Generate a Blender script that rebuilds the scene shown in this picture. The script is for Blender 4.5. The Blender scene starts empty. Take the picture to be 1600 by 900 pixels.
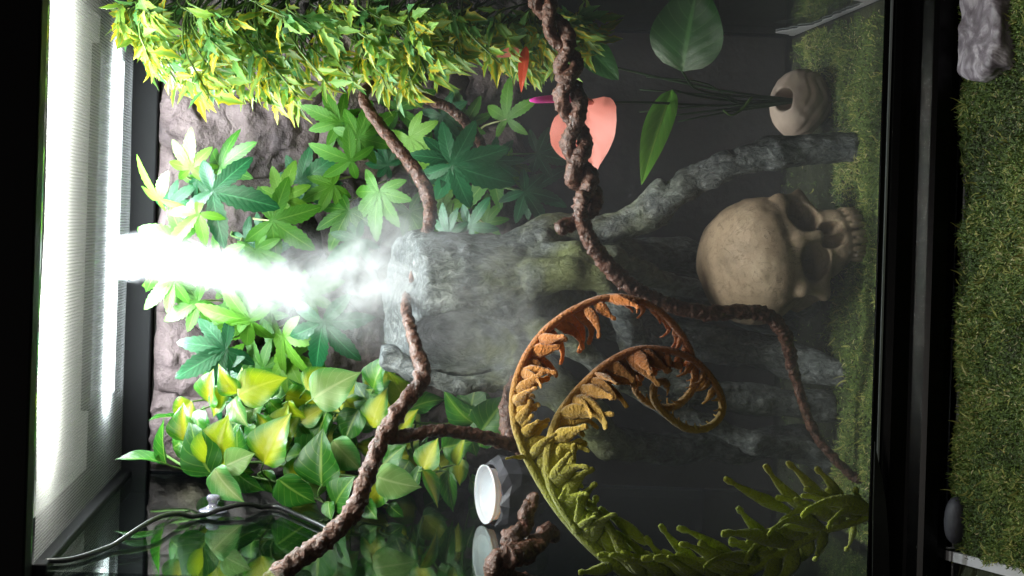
import bpy, math, random
import numpy as np
from mathutils import Vector, Matrix

random.seed(7); rng = np.random.default_rng(7)
S = bpy.context.scene
COL = S.collection

# ------------------------------------------------------------------ camera, world, exposure, lights
F = 2219.0; VX, VY = 557.0, 343.0; CAMD = 1.06; CAMZ = 0.441; RS = 0.0314; RC = math.sqrt(1 - RS * RS)
cam_data = bpy.data.cameras.new('camera'); cam = bpy.data.objects.new('camera', cam_data); COL.objects.link(cam)
cam_data.sensor_width = 36.0; cam_data.lens = 36.0 * F / 1600.0
cam_data.shift_x = (800 - VX) / 1600.0; cam_data.shift_y = -(450 - VY) / 1600.0
cam_data.clip_start = 0.02; cam_data.clip_end = 50.0
# the photograph lies on its side: picture-left is up in the tank
lx = Vector((RS, 0, -RC)); ly = Vector((RC, 0, RS)); lz = Vector((0, -1, 0))
cam.matrix_world = Matrix(((lx.x, ly.x, lz.x, 0.0), (lx.y, ly.y, lz.y, -CAMD), (lx.z, ly.z, lz.z, CAMZ), (0, 0, 0, 1)))
S.camera = cam

world = bpy.data.worlds.new('World'); S.world = world; world.use_nodes = True
world.node_tree.nodes['Background'].inputs[0].default_value = (0.75, 0.8, 1.0, 1)
world.node_tree.nodes['Background'].inputs[1].default_value = 0.006

S.view_settings.view_transform = 'Standard'; S.view_settings.look = 'None'
S.view_settings.exposure = 0.0; S.view_settings.gamma = 1.0; S.view_settings.use_curve_mapping = False
S.render.engine = 'CYCLES'
cy = S.cycles
cy.use_denoising = True
cy.max_bounces = 10; cy.diffuse_bounces = 4; cy.glossy_bounces = 3; cy.transmission_bounces = 6
cy.transparent_max_bounces = 16; cy.volume_bounces = 4
cy.volume_step_rate = 1.0; cy.volume_max_steps = 160
cy.sample_clamp_indirect = 6.0; cy.caustics_reflective = False; cy.caustics_refractive = False

# tank: x right, y into the tank, z up; floor at z = 0
XL, XR, YB, ZC = -0.270, 0.205, 0.425, 0.6775

def area_lamp(name, loc, sx, sy, power, color):
    d = bpy.data.lights.new(name, 'AREA'); d.shape = 'RECTANGLE'; d.size = sx; d.size_y = sy
    d.energy = power; d.color = color
    o = bpy.data.objects.new(name, d); COL.objects.link(o); o.location = loc
    return o
LAMP_BACK = area_lamp('led_bar_light', (-0.015, 0.310, ZC + 0.006), 0.34, 0.03, 11.5, (0.90, 0.95, 1.0))
LAMP_FRONT = area_lamp('hood_tube_light', (0.01, 0.042, ZC + 0.022), 0.40, 0.03, 10.5, (1.0, 0.97, 0.90))
LAMP_ROOM = area_lamp('room_light', (-0.5, -2.2, 2.0), 0.9, 0.9, 6.5, (1.0, 0.93, 0.84))
LAMP_ROOM.rotation_euler = (math.radians(52), 0, math.radians(-14))

# ------------------------------------------------------------------ helpers
def P(px, py, Y):
    u = px - VX; v = py - VY
    a = u * RC + v * RS; b = -u * RS + v * RC
    d = Y + CAMD
    return Vector((-b * d / F, Y, CAMZ - a * d / F))
def PZ(px, py, Z=0.0):
    u = px - VX; v = py - VY
    a = u * RC + v * RS
    return P(px, py, (CAMZ - Z) * F / a - CAMD)
def sc(Y): return (Y + CAMD) / F          # metres per photo pixel at depth Y

ORIG = {}
def props(o, label=None, cat=None, group=None, kind=None):
    if label: o['label'] = label
    if cat: o['category'] = cat
    if group: o['group'] = group
    if kind: o['kind'] = kind
    return o
def thing(name, loc, label, cat, group=None):
    o = bpy.data.objects.new(name, None); COL.objects.link(o); o.location = loc
    o.empty_display_size = 0.02
    ORIG[o.name] = Vector(loc)
    return props(o, label, cat, group)
def mesh_np(name, V, faces, mat, smooth=True, attr=None):
    me = bpy.data.meshes.new(name)
    V = np.asarray(V, dtype=np.float32)
    if isinstance(faces, np.ndarray):
        n, k = faces.shape
        me.vertices.add(len(V)); me.vertices.foreach_set('co', V.ravel())
        me.loops.add(n * k); me.loops.foreach_set('vertex_index', faces.astype(np.int32).ravel())
        me.polygons.add(n); me.polygons.foreach_set('loop_start', np.arange(0, n * k, k, dtype=np.int32))
        me.update(calc_edges=True)
    else:
        me.from_pydata([tuple(v) for v in V], [], faces); me.update()
    if attr is not None:
        A = np.ones((len(V), 4), dtype=np.float32); A[:, :attr.shape[1]] = attr
        at = me.color_attributes.new('c', 'FLOAT_COLOR', 'POINT'); at.data.foreach_set('color', A.ravel())
    if mat: me.materials.append(mat)
    if smooth: me.polygons.foreach_set('use_smooth', np.ones(len(me.polygons), dtype=bool))
    return me
def link(name, me, parent=None, M=None):
    o = bpy.data.objects.new(name, me); COL.objects.link(o)
    if parent is not None:
        o.parent = parent
        org = ORIG[parent.name]
        M = M if M is not None else Matrix.Identity(4)
        o.matrix_basis = Matrix.Translation(-org) @ M
        ORIG[o.name] = Vector((0, 0, 0)) if False else org + o.location
    elif M is not None:
        o.matrix_basis = M; ORIG[o.name] = M.translation.copy()
    else:
        ORIG[o.name] = Vector((0, 0, 0))
    return o
def part(name, V, faces, mat, parent, smooth=True, attr=None):
    V = np.asarray(V, dtype=np.float32) - np.array(ORIG[parent.name], dtype=np.float32)
    me = mesh_np(name, V, faces, mat, smooth, attr)
    o = bpy.data.objects.new(name, me); COL.objects.link(o); o.parent = parent
    ORIG[o.name] = ORIG[parent.name]
    return o
def solo(name, V, faces, mat, label, cat, group=None, smooth=True, kind=None, origin=None):
    V = np.asarray(V, dtype=np.float32)
    org = np.array(origin) if origin is not None else np.array([V[:, 0].mean(), V[:, 1].mean(), V[:, 2].min()])
    me = mesh_np(name, V - org, faces, mat, smooth)
    o = bpy.data.objects.new(name, me); COL.objects.link(o); o.location = org
    ORIG[o.name] = Vector(org)
    return props(o, label, cat, group, kind)

def box(x0, x1, y0, y1, z0, z1, bev=0.0):
    if bev <= 0:
        V = [(x, y, z) for x in (x0, x1) for y in (y0, y1) for z in (z0, z1)]
        Fc = [(0, 1, 3, 2), (4, 6, 7, 5), (0, 4, 5, 1), (2, 3, 7, 6), (0, 2, 6, 4), (1, 5, 7, 3)]
        return V, Fc
    import bmesh
    bm = bmesh.new(); bmesh.ops.create_cube(bm, size=1)
    for v in bm.verts:
        v.co = Vector(((x0 + x1) / 2 + v.co.x * (x1 - x0), (y0 + y1) / 2 + v.co.y * (y1 - y0), (z0 + z1) / 2 + v.co.z * (z1 - z0)))
    bmesh.ops.bevel(bm, geom=bm.edges[:], offset=bev, segments=3, profile=0.5, affect='EDGES')
    bm.verts.ensure_lookup_table()
    V = [tuple(v.co) for v in bm.verts]; Fc = [tuple(v.index for v in f.verts) for f in bm.faces]; bm.free()
    return V, Fc

def catmull(pts, n):
    pts = [np.array(p, dtype=float) for p in pts]
    pts = [2 * pts[0] - pts[1]] + pts + [2 * pts[-1] - pts[-2]]
    out = []
    segs = len(pts) - 3
    for i in range(n):
        t = i / (n - 1) * segs; k = min(int(t), segs - 1); t -= k
        p0, p1, p2, p3 = pts[k:k + 4]
        out.append(0.5 * ((2 * p1) + (-p0 + p2) * t + (2 * p0 - 5 * p1 + 4 * p2 - p3) * t * t + (-p0 + 3 * p1 - 3 * p2 + p3) * t ** 3))
    return np.array(out)

def frames(C):
    T = np.gradient(C, axis=0); T /= np.linalg.norm(T, axis=1)[:, None] + 1e-12
    up = np.array([0, -1, 0.1]) if abs(T[0][1]) < 0.9 else np.array([1.0, 0, 0])
    N = np.zeros_like(C); B = np.zeros_like(C)
    n = up - T[0] * np.dot(up, T[0]); n /= np.linalg.norm(n)
    for i in range(len(C)):
        n = n - T[i] * np.dot(n, T[i]); n /= np.linalg.norm(n) + 1e-12
        N[i] = n; B[i] = np.cross(T[i], n)
    return T, N, B

def tube(C, R, k=8, flat=1.0, cap=True):
    C = np.asarray(C, float); n = len(C); R = np.broadcast_to(np.asarray(R, float), (n,))
    T, N, B = frames(C)
    a = np.linspace(0, 2 * math.pi, k, endpoint=False)
    V = (C[:, None, :] + R[:, None, None] * (np.cos(a)[None, :, None] * N[:, None, :] * flat + np.sin(a)[None, :, None] * B[:, None, :])).reshape(-1, 3)
    i = np.arange(n - 1)[:, None] * k; j = np.arange(k)[None, :]; j2 = (j + 1) % k
    Q = np.stack([i + j, i + j2, i + k + j2, i + k + j], -1).reshape(-1, 4)
    if cap:
        V = np.vstack([V, C[0] - T[0] * R[0] * 0.5, C[-1] + T[-1] * R[-1] * 0.5])
        c0, c1 = n * k, n * k + 1
        jj = np.arange(k)
        q0 = np.stack([jj, np.full(k, c0), np.full(k, c0), (jj + 1) % k], -1)
        tri = [(int(b), int(c0), int(a_)) for a_, b in zip((jj + 1) % k, jj)]
        tri2 = [((n - 1) * k + int(a_), (n - 1) * k + int((a_ + 1) % k), c1) for a_ in jj]
        tri = [((int(a_) + 1) % k, int(a_), c0) for a_ in jj]
        return V, [tuple(map(int, q)) for q in Q] + tri + tri2
    return V, Q

# --- value noise
_perm = rng.random((64, 64, 64)).astype(np.float32)
def vnoise(p, s):
    q = np.asarray(p, dtype=np.float32) * np.float32(s) + np.float32(1000.0)
    i = np.floor(q).astype(np.int32); f = q - i; f = f * f * (3 - 2 * f); i &= 63; j = (i + 1) & 63
    x0, y0, z0 = i[..., 0], i[..., 1], i[..., 2]; x1, y1, z1 = j[..., 0], j[..., 1], j[..., 2]
    fx, fy, fz = f[..., 0], f[..., 1], f[..., 2]
    c00 = _perm[x0, y0, z0] * (1 - fx) + _perm[x1, y0, z0] * fx
    c10 = _perm[x0, y1, z0] * (1 - fx) + _perm[x1, y1, z0] * fx
    c01 = _perm[x0, y0, z1] * (1 - fx) + _perm[x1, y0, z1] * fx
    c11 = _perm[x0, y1, z1] * (1 - fx) + _perm[x1, y1, z1] * fx
    c0 = c00 * (1 - fy) + c10 * fy; c1 = c01 * (1 - fy) + c11 * fy
    return (c0 * (1 - fz) + c1 * fz) * 2 - 1

# --- surface nets from a distance field
def surface_nets(fn, lo, hi, h):
    lo = np.array(lo, float); hi = np.array(hi, float)
    n = np.maximum(((hi - lo) / h).astype(int) + 1, 3)
    ax = [lo[i] + h * np.arange(n[i]) for i in range(3)]
    G = np.stack(np.meshgrid(*ax, indexing='ij'), -1).astype(np.float32)
    f = fn(G)
    f[0] = np.maximum(f[0], h); f[-1] = np.maximum(f[-1], h); f[:, 0] = np.maximum(f[:, 0], h); f[:, -1] = np.maximum(f[:, -1], h)
    f[:, :, 0] = np.maximum(f[:, :, 0], h); f[:, :, -1] = np.maximum(f[:, :, -1], h)
    nx, ny, nz = n - 1
    acc = np.zeros((nx, ny, nz, 3), np.float32); cnt = np.zeros((nx, ny, nz), np.float32)
    cs = [(a, b, c) for a in (0, 1) for b in (0, 1) for c in (0, 1)]
    sl = lambda c: f[c[0]:c[0] + nx, c[1]:c[1] + ny, c[2]:c[2] + nz]
    for c in cs:
        for d in range(3):
            if c[d] == 0:
                e = list(c); e[d] = 1
                fa, fb = sl(c), sl(e)
                m = (fa < 0) != (fb < 0)
                t = np.where(m, fa / np.where(m, fa - fb, 1), 0)
                p = np.zeros((nx, ny, nz, 3), np.float32); p[...] = c; p[..., d] = t
                acc += p * m[..., None]; cnt += m
    act = cnt > 0
    idx = -np.ones((nx, ny, nz), np.int64); idx[act] = np.arange(act.sum())
    base = np.argwhere(act).astype(np.float32)
    V = (base + acc[act] / cnt[act][:, None]) * h + lo
    quads = []
    for d in range(3):
        o = [i for i in range(3) if i != d]
        s0 = [slice(1, -1)] * 3; s0[d] = slice(0, -1); s1 = [slice(1, -1)] * 3; s1[d] = slice(1, None)
        fa, fb = f[tuple(s0)], f[tuple(s1)]
        for flip, m in ((False, (fa < 0) & (fb >= 0)), (True, (fa >= 0) & (fb < 0))):
            w = np.argwhere(m)
            if not len(w): continue
            w = w + 1; w[:, d] -= 1
            def at(da, db):
                q = w.copy(); q[:, o[0]] += da; q[:, o[1]] += db
                return idx[q[:, 0], q[:, 1], q[:, 2]]
            q = np.stack([at(-1, -1), at(0, -1), at(0, 0), at(-1, 0)], -1)
            if flip != (d == 1): q = q[:, ::-1]
            quads.append(q)
    return V, np.vstack(quads)
def smin(a, b, k):
    h = np.clip(0.5 + 0.5 * (b - a) / k, 0, 1)
    return b * (1 - h) + a * h - k * h * (1 - h)
def smax(a, b, k): return -smin(-a, -b, k)
def ell(G, c, r):
    q = (G - np.array(c, np.float32)) / np.array(r, np.float32)
    k0 = np.linalg.norm(q, axis=-1); k1 = np.linalg.norm(q / np.array(r, np.float32), axis=-1)
    return k0 * (k0 - 1) / (k1 + 1e-6)
def cap(G, a, b, ra, rb):
    a = np.array(a, np.float32); b = np.array(b, np.float32); ab = b - a
    t = np.clip(((G - a) @ ab) / (ab @ ab), 0, 1)
    return np.linalg.norm(G - a - t[..., None] * ab, axis=-1) - (ra + (rb - ra) * t)

# ------------------------------------------------------------------ materials
class NT:
    def __init__(s, name):
        s.m = bpy.data.materials.new(name); s.m.use_nodes = True; s.t = s.m.node_tree; s.t.nodes.clear()
        s.out = s.n('ShaderNodeOutputMaterial')
    def n(s, ty, **kw):
        nd = s.t.nodes.new(ty)
        for k, v in kw.items(): setattr(nd, k, v)
        return nd
    def l(s, a, b): s.t.links.new(a, b)
    def val(s, sock, v):
        if hasattr(v, 'is_linked') or hasattr(v, 'links'): s.l(v, sock)
        else: sock.default_value = v
    def math(s, op, a, b=0.0, c=None, clamp=False):
        nd = s.n('ShaderNodeMath', operation=op, use_clamp=clamp)
        s.val(nd.inputs[0], a); s.val(nd.inputs[1], b)
        if c is not None: s.val(nd.inputs[2], c)
        return nd.outputs[0]
    def mix(s, fac, a, b, mode='MIX'):
        nd = s.n('ShaderNodeMix', data_type='RGBA', blend_type=mode)
        s.val(nd.inputs[0], fac)
        for sk, v in ((nd.inputs[6], a), (nd.inputs[7], b)):
            if isinstance(v, tuple): sk.default_value = (*v[:3], 1)
            else: s.l(v, sk)
        return nd.outputs[2]
    def noise(s, scale, detail=4, rough=0.55, vec=None, dist=0.0):
        nd = s.n('ShaderNodeTexNoise'); nd.inputs['Scale'].default_value = scale
        nd.inputs['Detail'].default_value = detail; nd.inputs['Roughness'].default_value = rough
        nd.inputs['Distortion'].default_value = dist
        if vec is None: vec = s.n('ShaderNodeTexCoord').outputs['Object']
        s.l(vec, nd.inputs['Vector'])
        return nd.outputs['Fac']
    def ramp(s, fac, stops):
        nd = s.n('ShaderNodeValToRGB'); e = nd.color_ramp.elements
        while len(e) < len(stops): e.new(0.5)
        for el, (p, c) in zip(e, stops): el.position = p; el.color = (*c, 1)
        s.l(fac, nd.inputs[0]); return nd.outputs[0]
    def step(s, x, a, b):
        nd = s.n('ShaderNodeMapRange', interpolation_type='SMOOTHSTEP')
        s.val(nd.inputs[0], x); nd.inputs[1].default_value = a; nd.inputs[2].default_value = b
        return nd.outputs[0]
    def bump(s, h, strength=0.5, dist=0.002):
        nd = s.n('ShaderNodeBump'); nd.inputs['Strength'].default_value = strength; nd.inputs['Distance'].default_value = dist
        s.l(h, nd.inputs['Height']); return nd.outputs[0]
    def princ(s, color, rough=0.6, bump=None, **kw):
        nd = s.n('ShaderNodeBsdfPrincipled')
        if isinstance(color, tuple): nd.inputs['Base Color'].default_value = (*color[:3], 1)
        else: s.l(color, nd.inputs['Base Color'])
        s.val(nd.inputs['Roughness'], rough)
        if bump is not None: s.l(bump, nd.inputs['Normal'])
        for k, v in kw.items(): s.val(nd.inputs[k.replace('_', ' ')], v)
        return nd.outputs[0]
    def done(s, surf=None, vol=None):
        if surf is not None: s.l(surf, s.out.inputs['Surface'])
        if vol is not None: s.l(vol, s.out.inputs['Volume'])
        return s.m

def simple(name, color, rough=0.5, var=0.15, nscale=60, bump=0.2, bdist=0.001, **kw):
    t = NT(name); nz = t.noise(nscale)
    c2 = tuple(max(0, x * (1 - var * 2)) for x in color)
    col = t.mix(nz, c2, tuple(min(1, x * (1 + var)) for x in color))
    return t.done(t.princ(col, rough, t.bump(nz, bump, bdist), **kw))

def leaf_mat(name, stops, vein, tr=0.35, rough=0.42, edge=None, veinw=0.5, ribs=9.0):
    """stops: colours chosen by a per-leaf random; attribute c: r across (0 rib..1 edge), g along, b per-leaf random"""
    t = NT(name)
    at = t.n('ShaderNodeAttribute', attribute_name='c'); sp = t.n('ShaderNodeSeparateColor'); t.l(at.outputs['Color'], sp.inputs[0])
    r, g, b = sp.outputs[0], sp.outputs[1], sp.outputs[2]
    rnd = t.math('FRACT', t.math('ADD', t.n('ShaderNodeObjectInfo').outputs['Random'], b))
    base = t.ramp(rnd, stops)
    nz = t.noise(140, 3)
    base = t.mix(t.math('MULTIPLY', t.math('SUBTRACT', nz, 0.35, clamp=True), 1.0, clamp=True), base, t.mix(1.0, base, (0.45, 0.55, 0.4), 'MULTIPLY'))
    if edge:   # variegation: the middle (or rim) of the blade in a second colour, its reach changing from leaf to leaf
        col2, lo, hi = edge
        reach = t.math('ADD', r, t.math('MULTIPLY', t.math('SUBTRACT', rnd, 0.5), 0.6))
        w = t.step(t.math('ADD', reach, t.math('MULTIPLY', t.math('SUBTRACT', nz, 0.5), 0.7)), lo, hi)
        base = t.mix(w, base, col2)
    rib = t.math('SUBTRACT', 1.0, t.step(r, 0.02, 0.10))
    sv = t.math('PINGPONG', t.math('ADD', t.math('MULTIPLY', g, ribs), t.math('MULTIPLY', r, -2.2)), 0.5)
    side = t.math('MULTIPLY', t.math('SUBTRACT', 1.0, t.step(sv, 0.0, 0.09)), 0.45)
    vm = t.math('MULTIPLY', t.math('MAXIMUM', rib, side), veinw)
    base = t.mix(vm, base, vein)
    bm = t.bump(t.math('ADD', t.math('MULTIPLY', sv, 0.6), t.math('MULTIPLY', nz, 0.5)), 0.35, 0.0012)
    pr = t.princ(base, rough, bm)
    tl = t.n('ShaderNodeBsdfTranslucent'); t.l(base, tl.inputs['Color'])
    mx = t.n('ShaderNodeMixShader'); mx.inputs[0].default_value = tr; t.l(pr, mx.inputs[1]); t.l(tl.outputs[0], mx.inputs[2])
    return t.done(mx.outputs[0])

M = {}
M['black'] = simple('black_plastic', (0.0035, 0.0035, 0.004), 0.24, 0.1, 200, 0.05, Specular_IOR_Level=0.16)
M['black_matt'] = simple('black_matt_plastic', (0.0025, 0.0025, 0.003), 0.6, 0.1, 200, 0.05, Specular_IOR_Level=0.12)
M['white_plastic'] = simple('white_plastic', (0.78, 0.78, 0.82), 0.35, 0.05, 80, 0.05, Subsurface_Weight=0.2)
M['hood_white'] = simple('white_reflector', (0.80, 0.80, 0.80), 0.55, 0.03, 40, 0.05)
M['stem_green'] = simple('green_stem', (0.10, 0.20, 0.04), 0.45, 0.3, 60, 0.2)
M['stem_dark'] = simple('dark_green_stem', (0.025, 0.06, 0.02), 0.45, 0.3, 60, 0.2)
M['stem_pale'] = simple('pale_green_stem', (0.40, 0.42, 0.20), 0.45, 0.2, 60, 0.2)
M['shelf'] = simple('dark_shelf', (0.012, 0.011, 0.011), 0.6, 0.3, 30, 0.2)
M['liner'] = simple('white_liner', (0.55, 0.55, 0.57), 0.7, 0.12, 60, 0.5)
M['cable'] = simple('cable_rubber', (0.012, 0.012, 0.013), 0.35, 0.1, 90, 0.1)

def glass_mat(name, tint=(1, 1, 1), rough=0.0, ior=1.5):
    t = NT(name)
    lw = t.n('ShaderNodeLayerWeight'); lw.inputs['Blend'].default_value = 0.5
    fac = t.math('MULTIPLY_ADD', t.math('POWER', lw.outputs['Facing'], 5.0), 0.9, 0.04)
    tp = t.n('ShaderNodeBsdfTransparent'); tp.inputs[0].default_value = (*tint, 1)
    gl = t.n('ShaderNodeBsdfGlossy'); gl.inputs['Roughness'].default_value = rough
    gl.inputs['Color'].default_value = (0.92, 1.0, 0.95, 1)
    mx = t.n('ShaderNodeMixShader'); t.l(fac, mx.inputs[0]); t.l(tp.outputs[0], mx.inputs[1]); t.l(gl.outputs[0], mx.inputs[2])
    return t.done(mx.outputs[0])
M['glass'] = glass_mat('clear_glass', (0.96, 0.98, 0.97), 0.0)
M['glass_side'] = glass_mat('side_glass', (0.80, 0.86, 0.83), 0.02)

# fine woven screen of the lid
t = NT('woven_screen')
tc = t.n('ShaderNodeTexCoord').outputs['Object']
w1 = t.n('ShaderNodeTexWave', wave_type='BANDS', bands_direction='X'); w1.inputs['Scale'].default_value = 110; w1.inputs['Distortion'].default_value = 0.6; t.l(tc, w1.inputs['Vector'])
w2 = t.n('ShaderNodeTexWave', wave_type='BANDS', bands_direction='Y'); w2.inputs['Scale'].default_value = 90; w2.inputs['Distortion'].default_value = 0.6; t.l(tc, w2.inputs['Vector'])
wv = t.math('MULTIPLY', t.math('ADD', w1.outputs['Fac'], w2.outputs['Fac']), 0.5)
dust = t.noise(22, 5)
ccol = t.mix(wv, (0.12, 0.123, 0.126), (0.40, 0.405, 0.41))
ccol = t.mix(t.math('MULTIPLY', dust, 0.4), ccol, (0.35, 0.36, 0.33))
df = t.n('ShaderNodeBsdfDiffuse'); t.l(ccol, df.inputs[0])
tl = t.n('ShaderNodeBsdfTranslucent'); t.l(ccol, tl.inputs[0])
m1 = t.n('ShaderNodeMixShader'); m1.inputs[0].default_value = 0.6; t.l(df.outputs[0], m1.inputs[1]); t.l(tl.outputs[0], m1.inputs[2])
tp = t.n('ShaderNodeBsdfTransparent'); m2 = t.n('ShaderNodeMixShader'); m2.inputs[0].default_value = 0.55
t.l(tp.outputs[0], m2.inputs[1]); t.l(m1.outputs[0], m2.inputs[2])
M['screen'] = t.done(m2.outputs[0])

def emit(name, col, s):
    t = NT(name); e = t.n('ShaderNodeEmission'); e.inputs[0].default_value = (*col, 1); e.inputs[1].default_value = s
    return t.done(e.outputs[0])
M['led'] = emit('led_diode_glow', (0.88, 0.93, 1.0), 14.0)
M['led_strip'] = emit('led_lens_glow', (0.88, 0.93, 1.0), 7.0)
M['tube'] = emit('tube_glow', (1.0, 0.97, 0.9), 12.0)

# rock of the backdrop
t = NT('backdrop_rock'); n1 = t.noise(14, 6, 0.6); n2 = t.noise(70, 6, 0.65); n3 = t.noise(6, 2)
c = t.ramp(n1, [(0.28, (0.030, 0.021, 0.024)), (0.5, (0.105, 0.077, 0.078)), (0.74, (0.215, 0.17, 0.172))])
c = t.mix(t.step(n3, 0.55, 0.7), c, t.mix(1.0, c, (0.9, 0.95, 0.55), 'MULTIPLY'))
c = t.mix(t.step(n2, 0.55, 0.75), c, t.mix(1.0, c, (0.5, 0.47, 0.48), 'MULTIPLY'))
hb = t.math('ADD', t.math('MULTIPLY', n1, 1.0), t.math('MULTIPLY', n2, 0.5))
M['rock'] = t.done(t.princ(c, 0.85, t.bump(hb, 1.0, 0.012)))
M['mortar'] = simple('backdrop_dark', (0.014, 0.011, 0.011), 0.9, 0.3, 40, 0.6, 0.004)

# vine bark
t = NT('vine_bark'); n1 = t.noise(260, 4, 0.6); n2 = t.noise(50, 3)
c = t.ramp(n1, [(0.3, (0.030, 0.012, 0.007)), (0.55, (0.115, 0.048, 0.030)), (0.75, (0.23, 0.11, 0.075))])
c = t.mix(t.step(n2, 0.5, 0.7), c, t.mix(1.0, c, (0.55, 0.5, 0.5), 'MULTIPLY'))
M['vine'] = t.done(t.princ(c, 0.34, t.bump(n1, 1.0, 0.003)))

# stump resin
t = NT('stump_resin'); n1 = t.noise(16, 4); n3 = t.noise(13, 4)
mp = t.n('ShaderNodeMapping'); mp.inputs['Scale'].default_value = (1, 1, 0.6); t.l(t.n('ShaderNodeTexCoord').outputs['Object'], mp.inputs['Vector'])
n2 = t.noise(170, 6, 0.68, mp.outputs[0], 0.6)
sz = t.n('ShaderNodeSeparateXYZ'); t.l(t.n('ShaderNodeTexCoord').outputs['Object'], sz.inputs[0])
c = t.ramp(n2, [(0.3, (0.036, 0.044, 0.048)), (0.5, (0.145, 0.165, 0.170)), (0.7, (0.36, 0.385, 0.385))])
c = t.mix(t.step(n1, 0.45, 0.75), c, t.mix(1.0, c, (0.50, 0.56, 0.62), 'MULTIPLY'))
green = t.mix(n2, (0.045, 0.06, 0.008), (0.20, 0.22, 0.035))
c = t.mix(t.math('MULTIPLY', t.math('MULTIPLY', t.step(n3, 0.40, 0.60), t.math('MULTIPLY', t.step(sz.outputs[2], 0.12, 0.24), t.math('SUBTRACT', 1.0, t.step(sz.outputs[2], 0.31, 0.385)))), 0.8), c, green)
M['stump'] = t.done(t.princ(c, 0.75, t.bump(t.math('ADD', n2, t.math('MULTIPLY', n1, 1.2)), 1.0, 0.008)))

# skull
t = NT('skull_resin'); n1 = t.noise(22, 5); n2 = t.noise(180, 4); n3 = t.noise(45, 4, 0.6, None, 1.5)
c = t.ramp(n1, [(0.3, (0.155, 0.108, 0.066)), (0.5, (0.285, 0.21, 0.14)), (0.7, (0.38, 0.295, 0.205))])
c = t.mix(t.math('MULTIPLY', t.step(n2, 0.55, 0.7), 0.45), c, (0.16, 0.11, 0.07))
cr = t.math('SUBTRACT', 1.0, t.step(t.math('ABSOLUTE', t.math('SUBTRACT', n3, 0.5)), 0.0, 0.012))
c = t.mix(t.math('MULTIPLY', cr, 0.5), c, (0.10, 0.07, 0.045))
M['skull'] = t.done(t.princ(c, 0.7, t.bump(t.math('ADD', n2, t.math('MULTIPLY', cr, -0.8)), 0.5, 0.0015)))

M['pot'] = simple('banded_stone', (0.55, 0.42, 0.335), 0.75, 0.25, 45, 0.5, 0.002)
t = NT('dish_stone'); n1 = t.noise(40, 5, 0.6, None, 1.8); n2 = t.noise(140, 4)
c = t.ramp(n1, [(0.3, (0.10, 0.08, 0.09)), (0.5, (0.26, 0.22, 0.25)), (0.62, (0.55, 0.50, 0.54)), (0.75, (0.30, 0.25, 0.28))])
M['dish'] = t.done(t.princ(c, 0.45, t.bump(t.math('ADD', n1, t.math('MULTIPLY', n2, 0.3)), 0.7, 0.003)))
M['slate'] = simple('slate_ledge', (0.06, 0.06, 0.075), 0.6, 0.35, 70, 0.6, 0.002)

# moss
t = NT('moss_strands')
at = t.n('ShaderNodeAttribute', attribute_name='c'); sp = t.n('ShaderNodeSeparateColor'); t.l(at.outputs['Color'], sp.inputs[0])
c = t.ramp(sp.outputs[0], [(0.0, (0.035, 0.045, 0.008)), (0.35, (0.060, 0.115, 0.015)), (0.7, (0.14, 0.215, 0.028)), (0.9, (0.32, 0.31, 0.07)), (0.98, (0.52, 0.46, 0.24))])
M['moss'] = t.done(t.princ(c, 0.7))
M['moss_base'] = simple('moss_soil', (0.030, 0.036, 0.012), 0.95, 0.4, 120, 0.8, 0.004)

# leaf materials
M['star_green'] = leaf_mat('variegated_green', [(0.0, (0.09, 0.28, 0.10)), (0.35, (0.15, 0.37, 0.08)), (0.7, (0.27, 0.48, 0.10)), (1.0, (0.40, 0.56, 0.18))], (0.45, 0.6, 0.25), 0.42, 0.5, ((0.40, 0.42, 0.03), 0.75, 1.1), 0.3)
M['star_yellow'] = leaf_mat('variegated_yellow', [(0.0, (0.30, 0.40, 0.03)), (0.5, (0.52, 0.46, 0.02)), (1.0, (0.62, 0.46, 0.015))], (0.25, 0.38, 0.05), 0.3, 0.4, ((0.16, 0.32, 0.04), 0.9, 0.35), 0.4)
M['palm_light'] = leaf_mat('palmate_bright_green', [(0.0, (0.035, 0.17, 0.012)), (0.5, (0.07, 0.25, 0.015)), (1.0, (0.14, 0.33, 0.02))], (0.24, 0.44, 0.08), 0.36, 0.42, None, 0.5)
M['palm_dark'] = leaf_mat('palmate_deep_green', [(0.0, (0.005, 0.065, 0.022)), (1.0, (0.010, 0.105, 0.034))], (0.06, 0.24, 0.10), 0.15, 0.30, None, 0.6)
M['pothos'] = leaf_mat('heart_leaf_green', [(0.0, (0.018, 0.10, 0.012)), (0.5, (0.04, 0.18, 0.016)), (1.0, (0.09, 0.27, 0.022))], (0.33, 0.5, 0.09), 0.32, 0.26, ((0.02, 0.12, 0.015), 0.4, 0.9), 0.5, 6)
M['pothos_yellow'] = leaf_mat('heart_leaf_yellow', [(0.0, (0.34, 0.45, 0.012)), (1.0, (0.52, 0.50, 0.012))], (0.62, 0.62, 0.10), 0.38, 0.28, ((0.045, 0.20, 0.016), 0.25, 0.85), 0.4, 6)
M['pothos_pale'] = leaf_mat('heart_leaf_pale', [(0.0, (0.20, 0.36, 0.10)), (1.0, (0.32, 0.44, 0.16))], (0.6, 0.66, 0.35), 0.38, 0.22, ((0.09, 0.29, 0.07), 0.4, 1.0), 0.4, 6)
M['big_leaf'] = leaf_mat('broad_leaf_green', [(0.0, (0.012, 0.085, 0.012)), (1.0, (0.016, 0.10, 0.014))], (0.07, 0.22, 0.05), 0.25, 0.22, None, 0.7, 7)
M['lance_leaf'] = leaf_mat('yellow_tipped_leaf', [(0.0, (0.10, 0.30, 0.03)), (1.0, (0.12, 0.32, 0.03))], (0.3, 0.5, 0.08), 0.35, 0.3, ((0.45, 0.46, 0.02), 0.7, 1.2), 0.4, 7)
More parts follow.
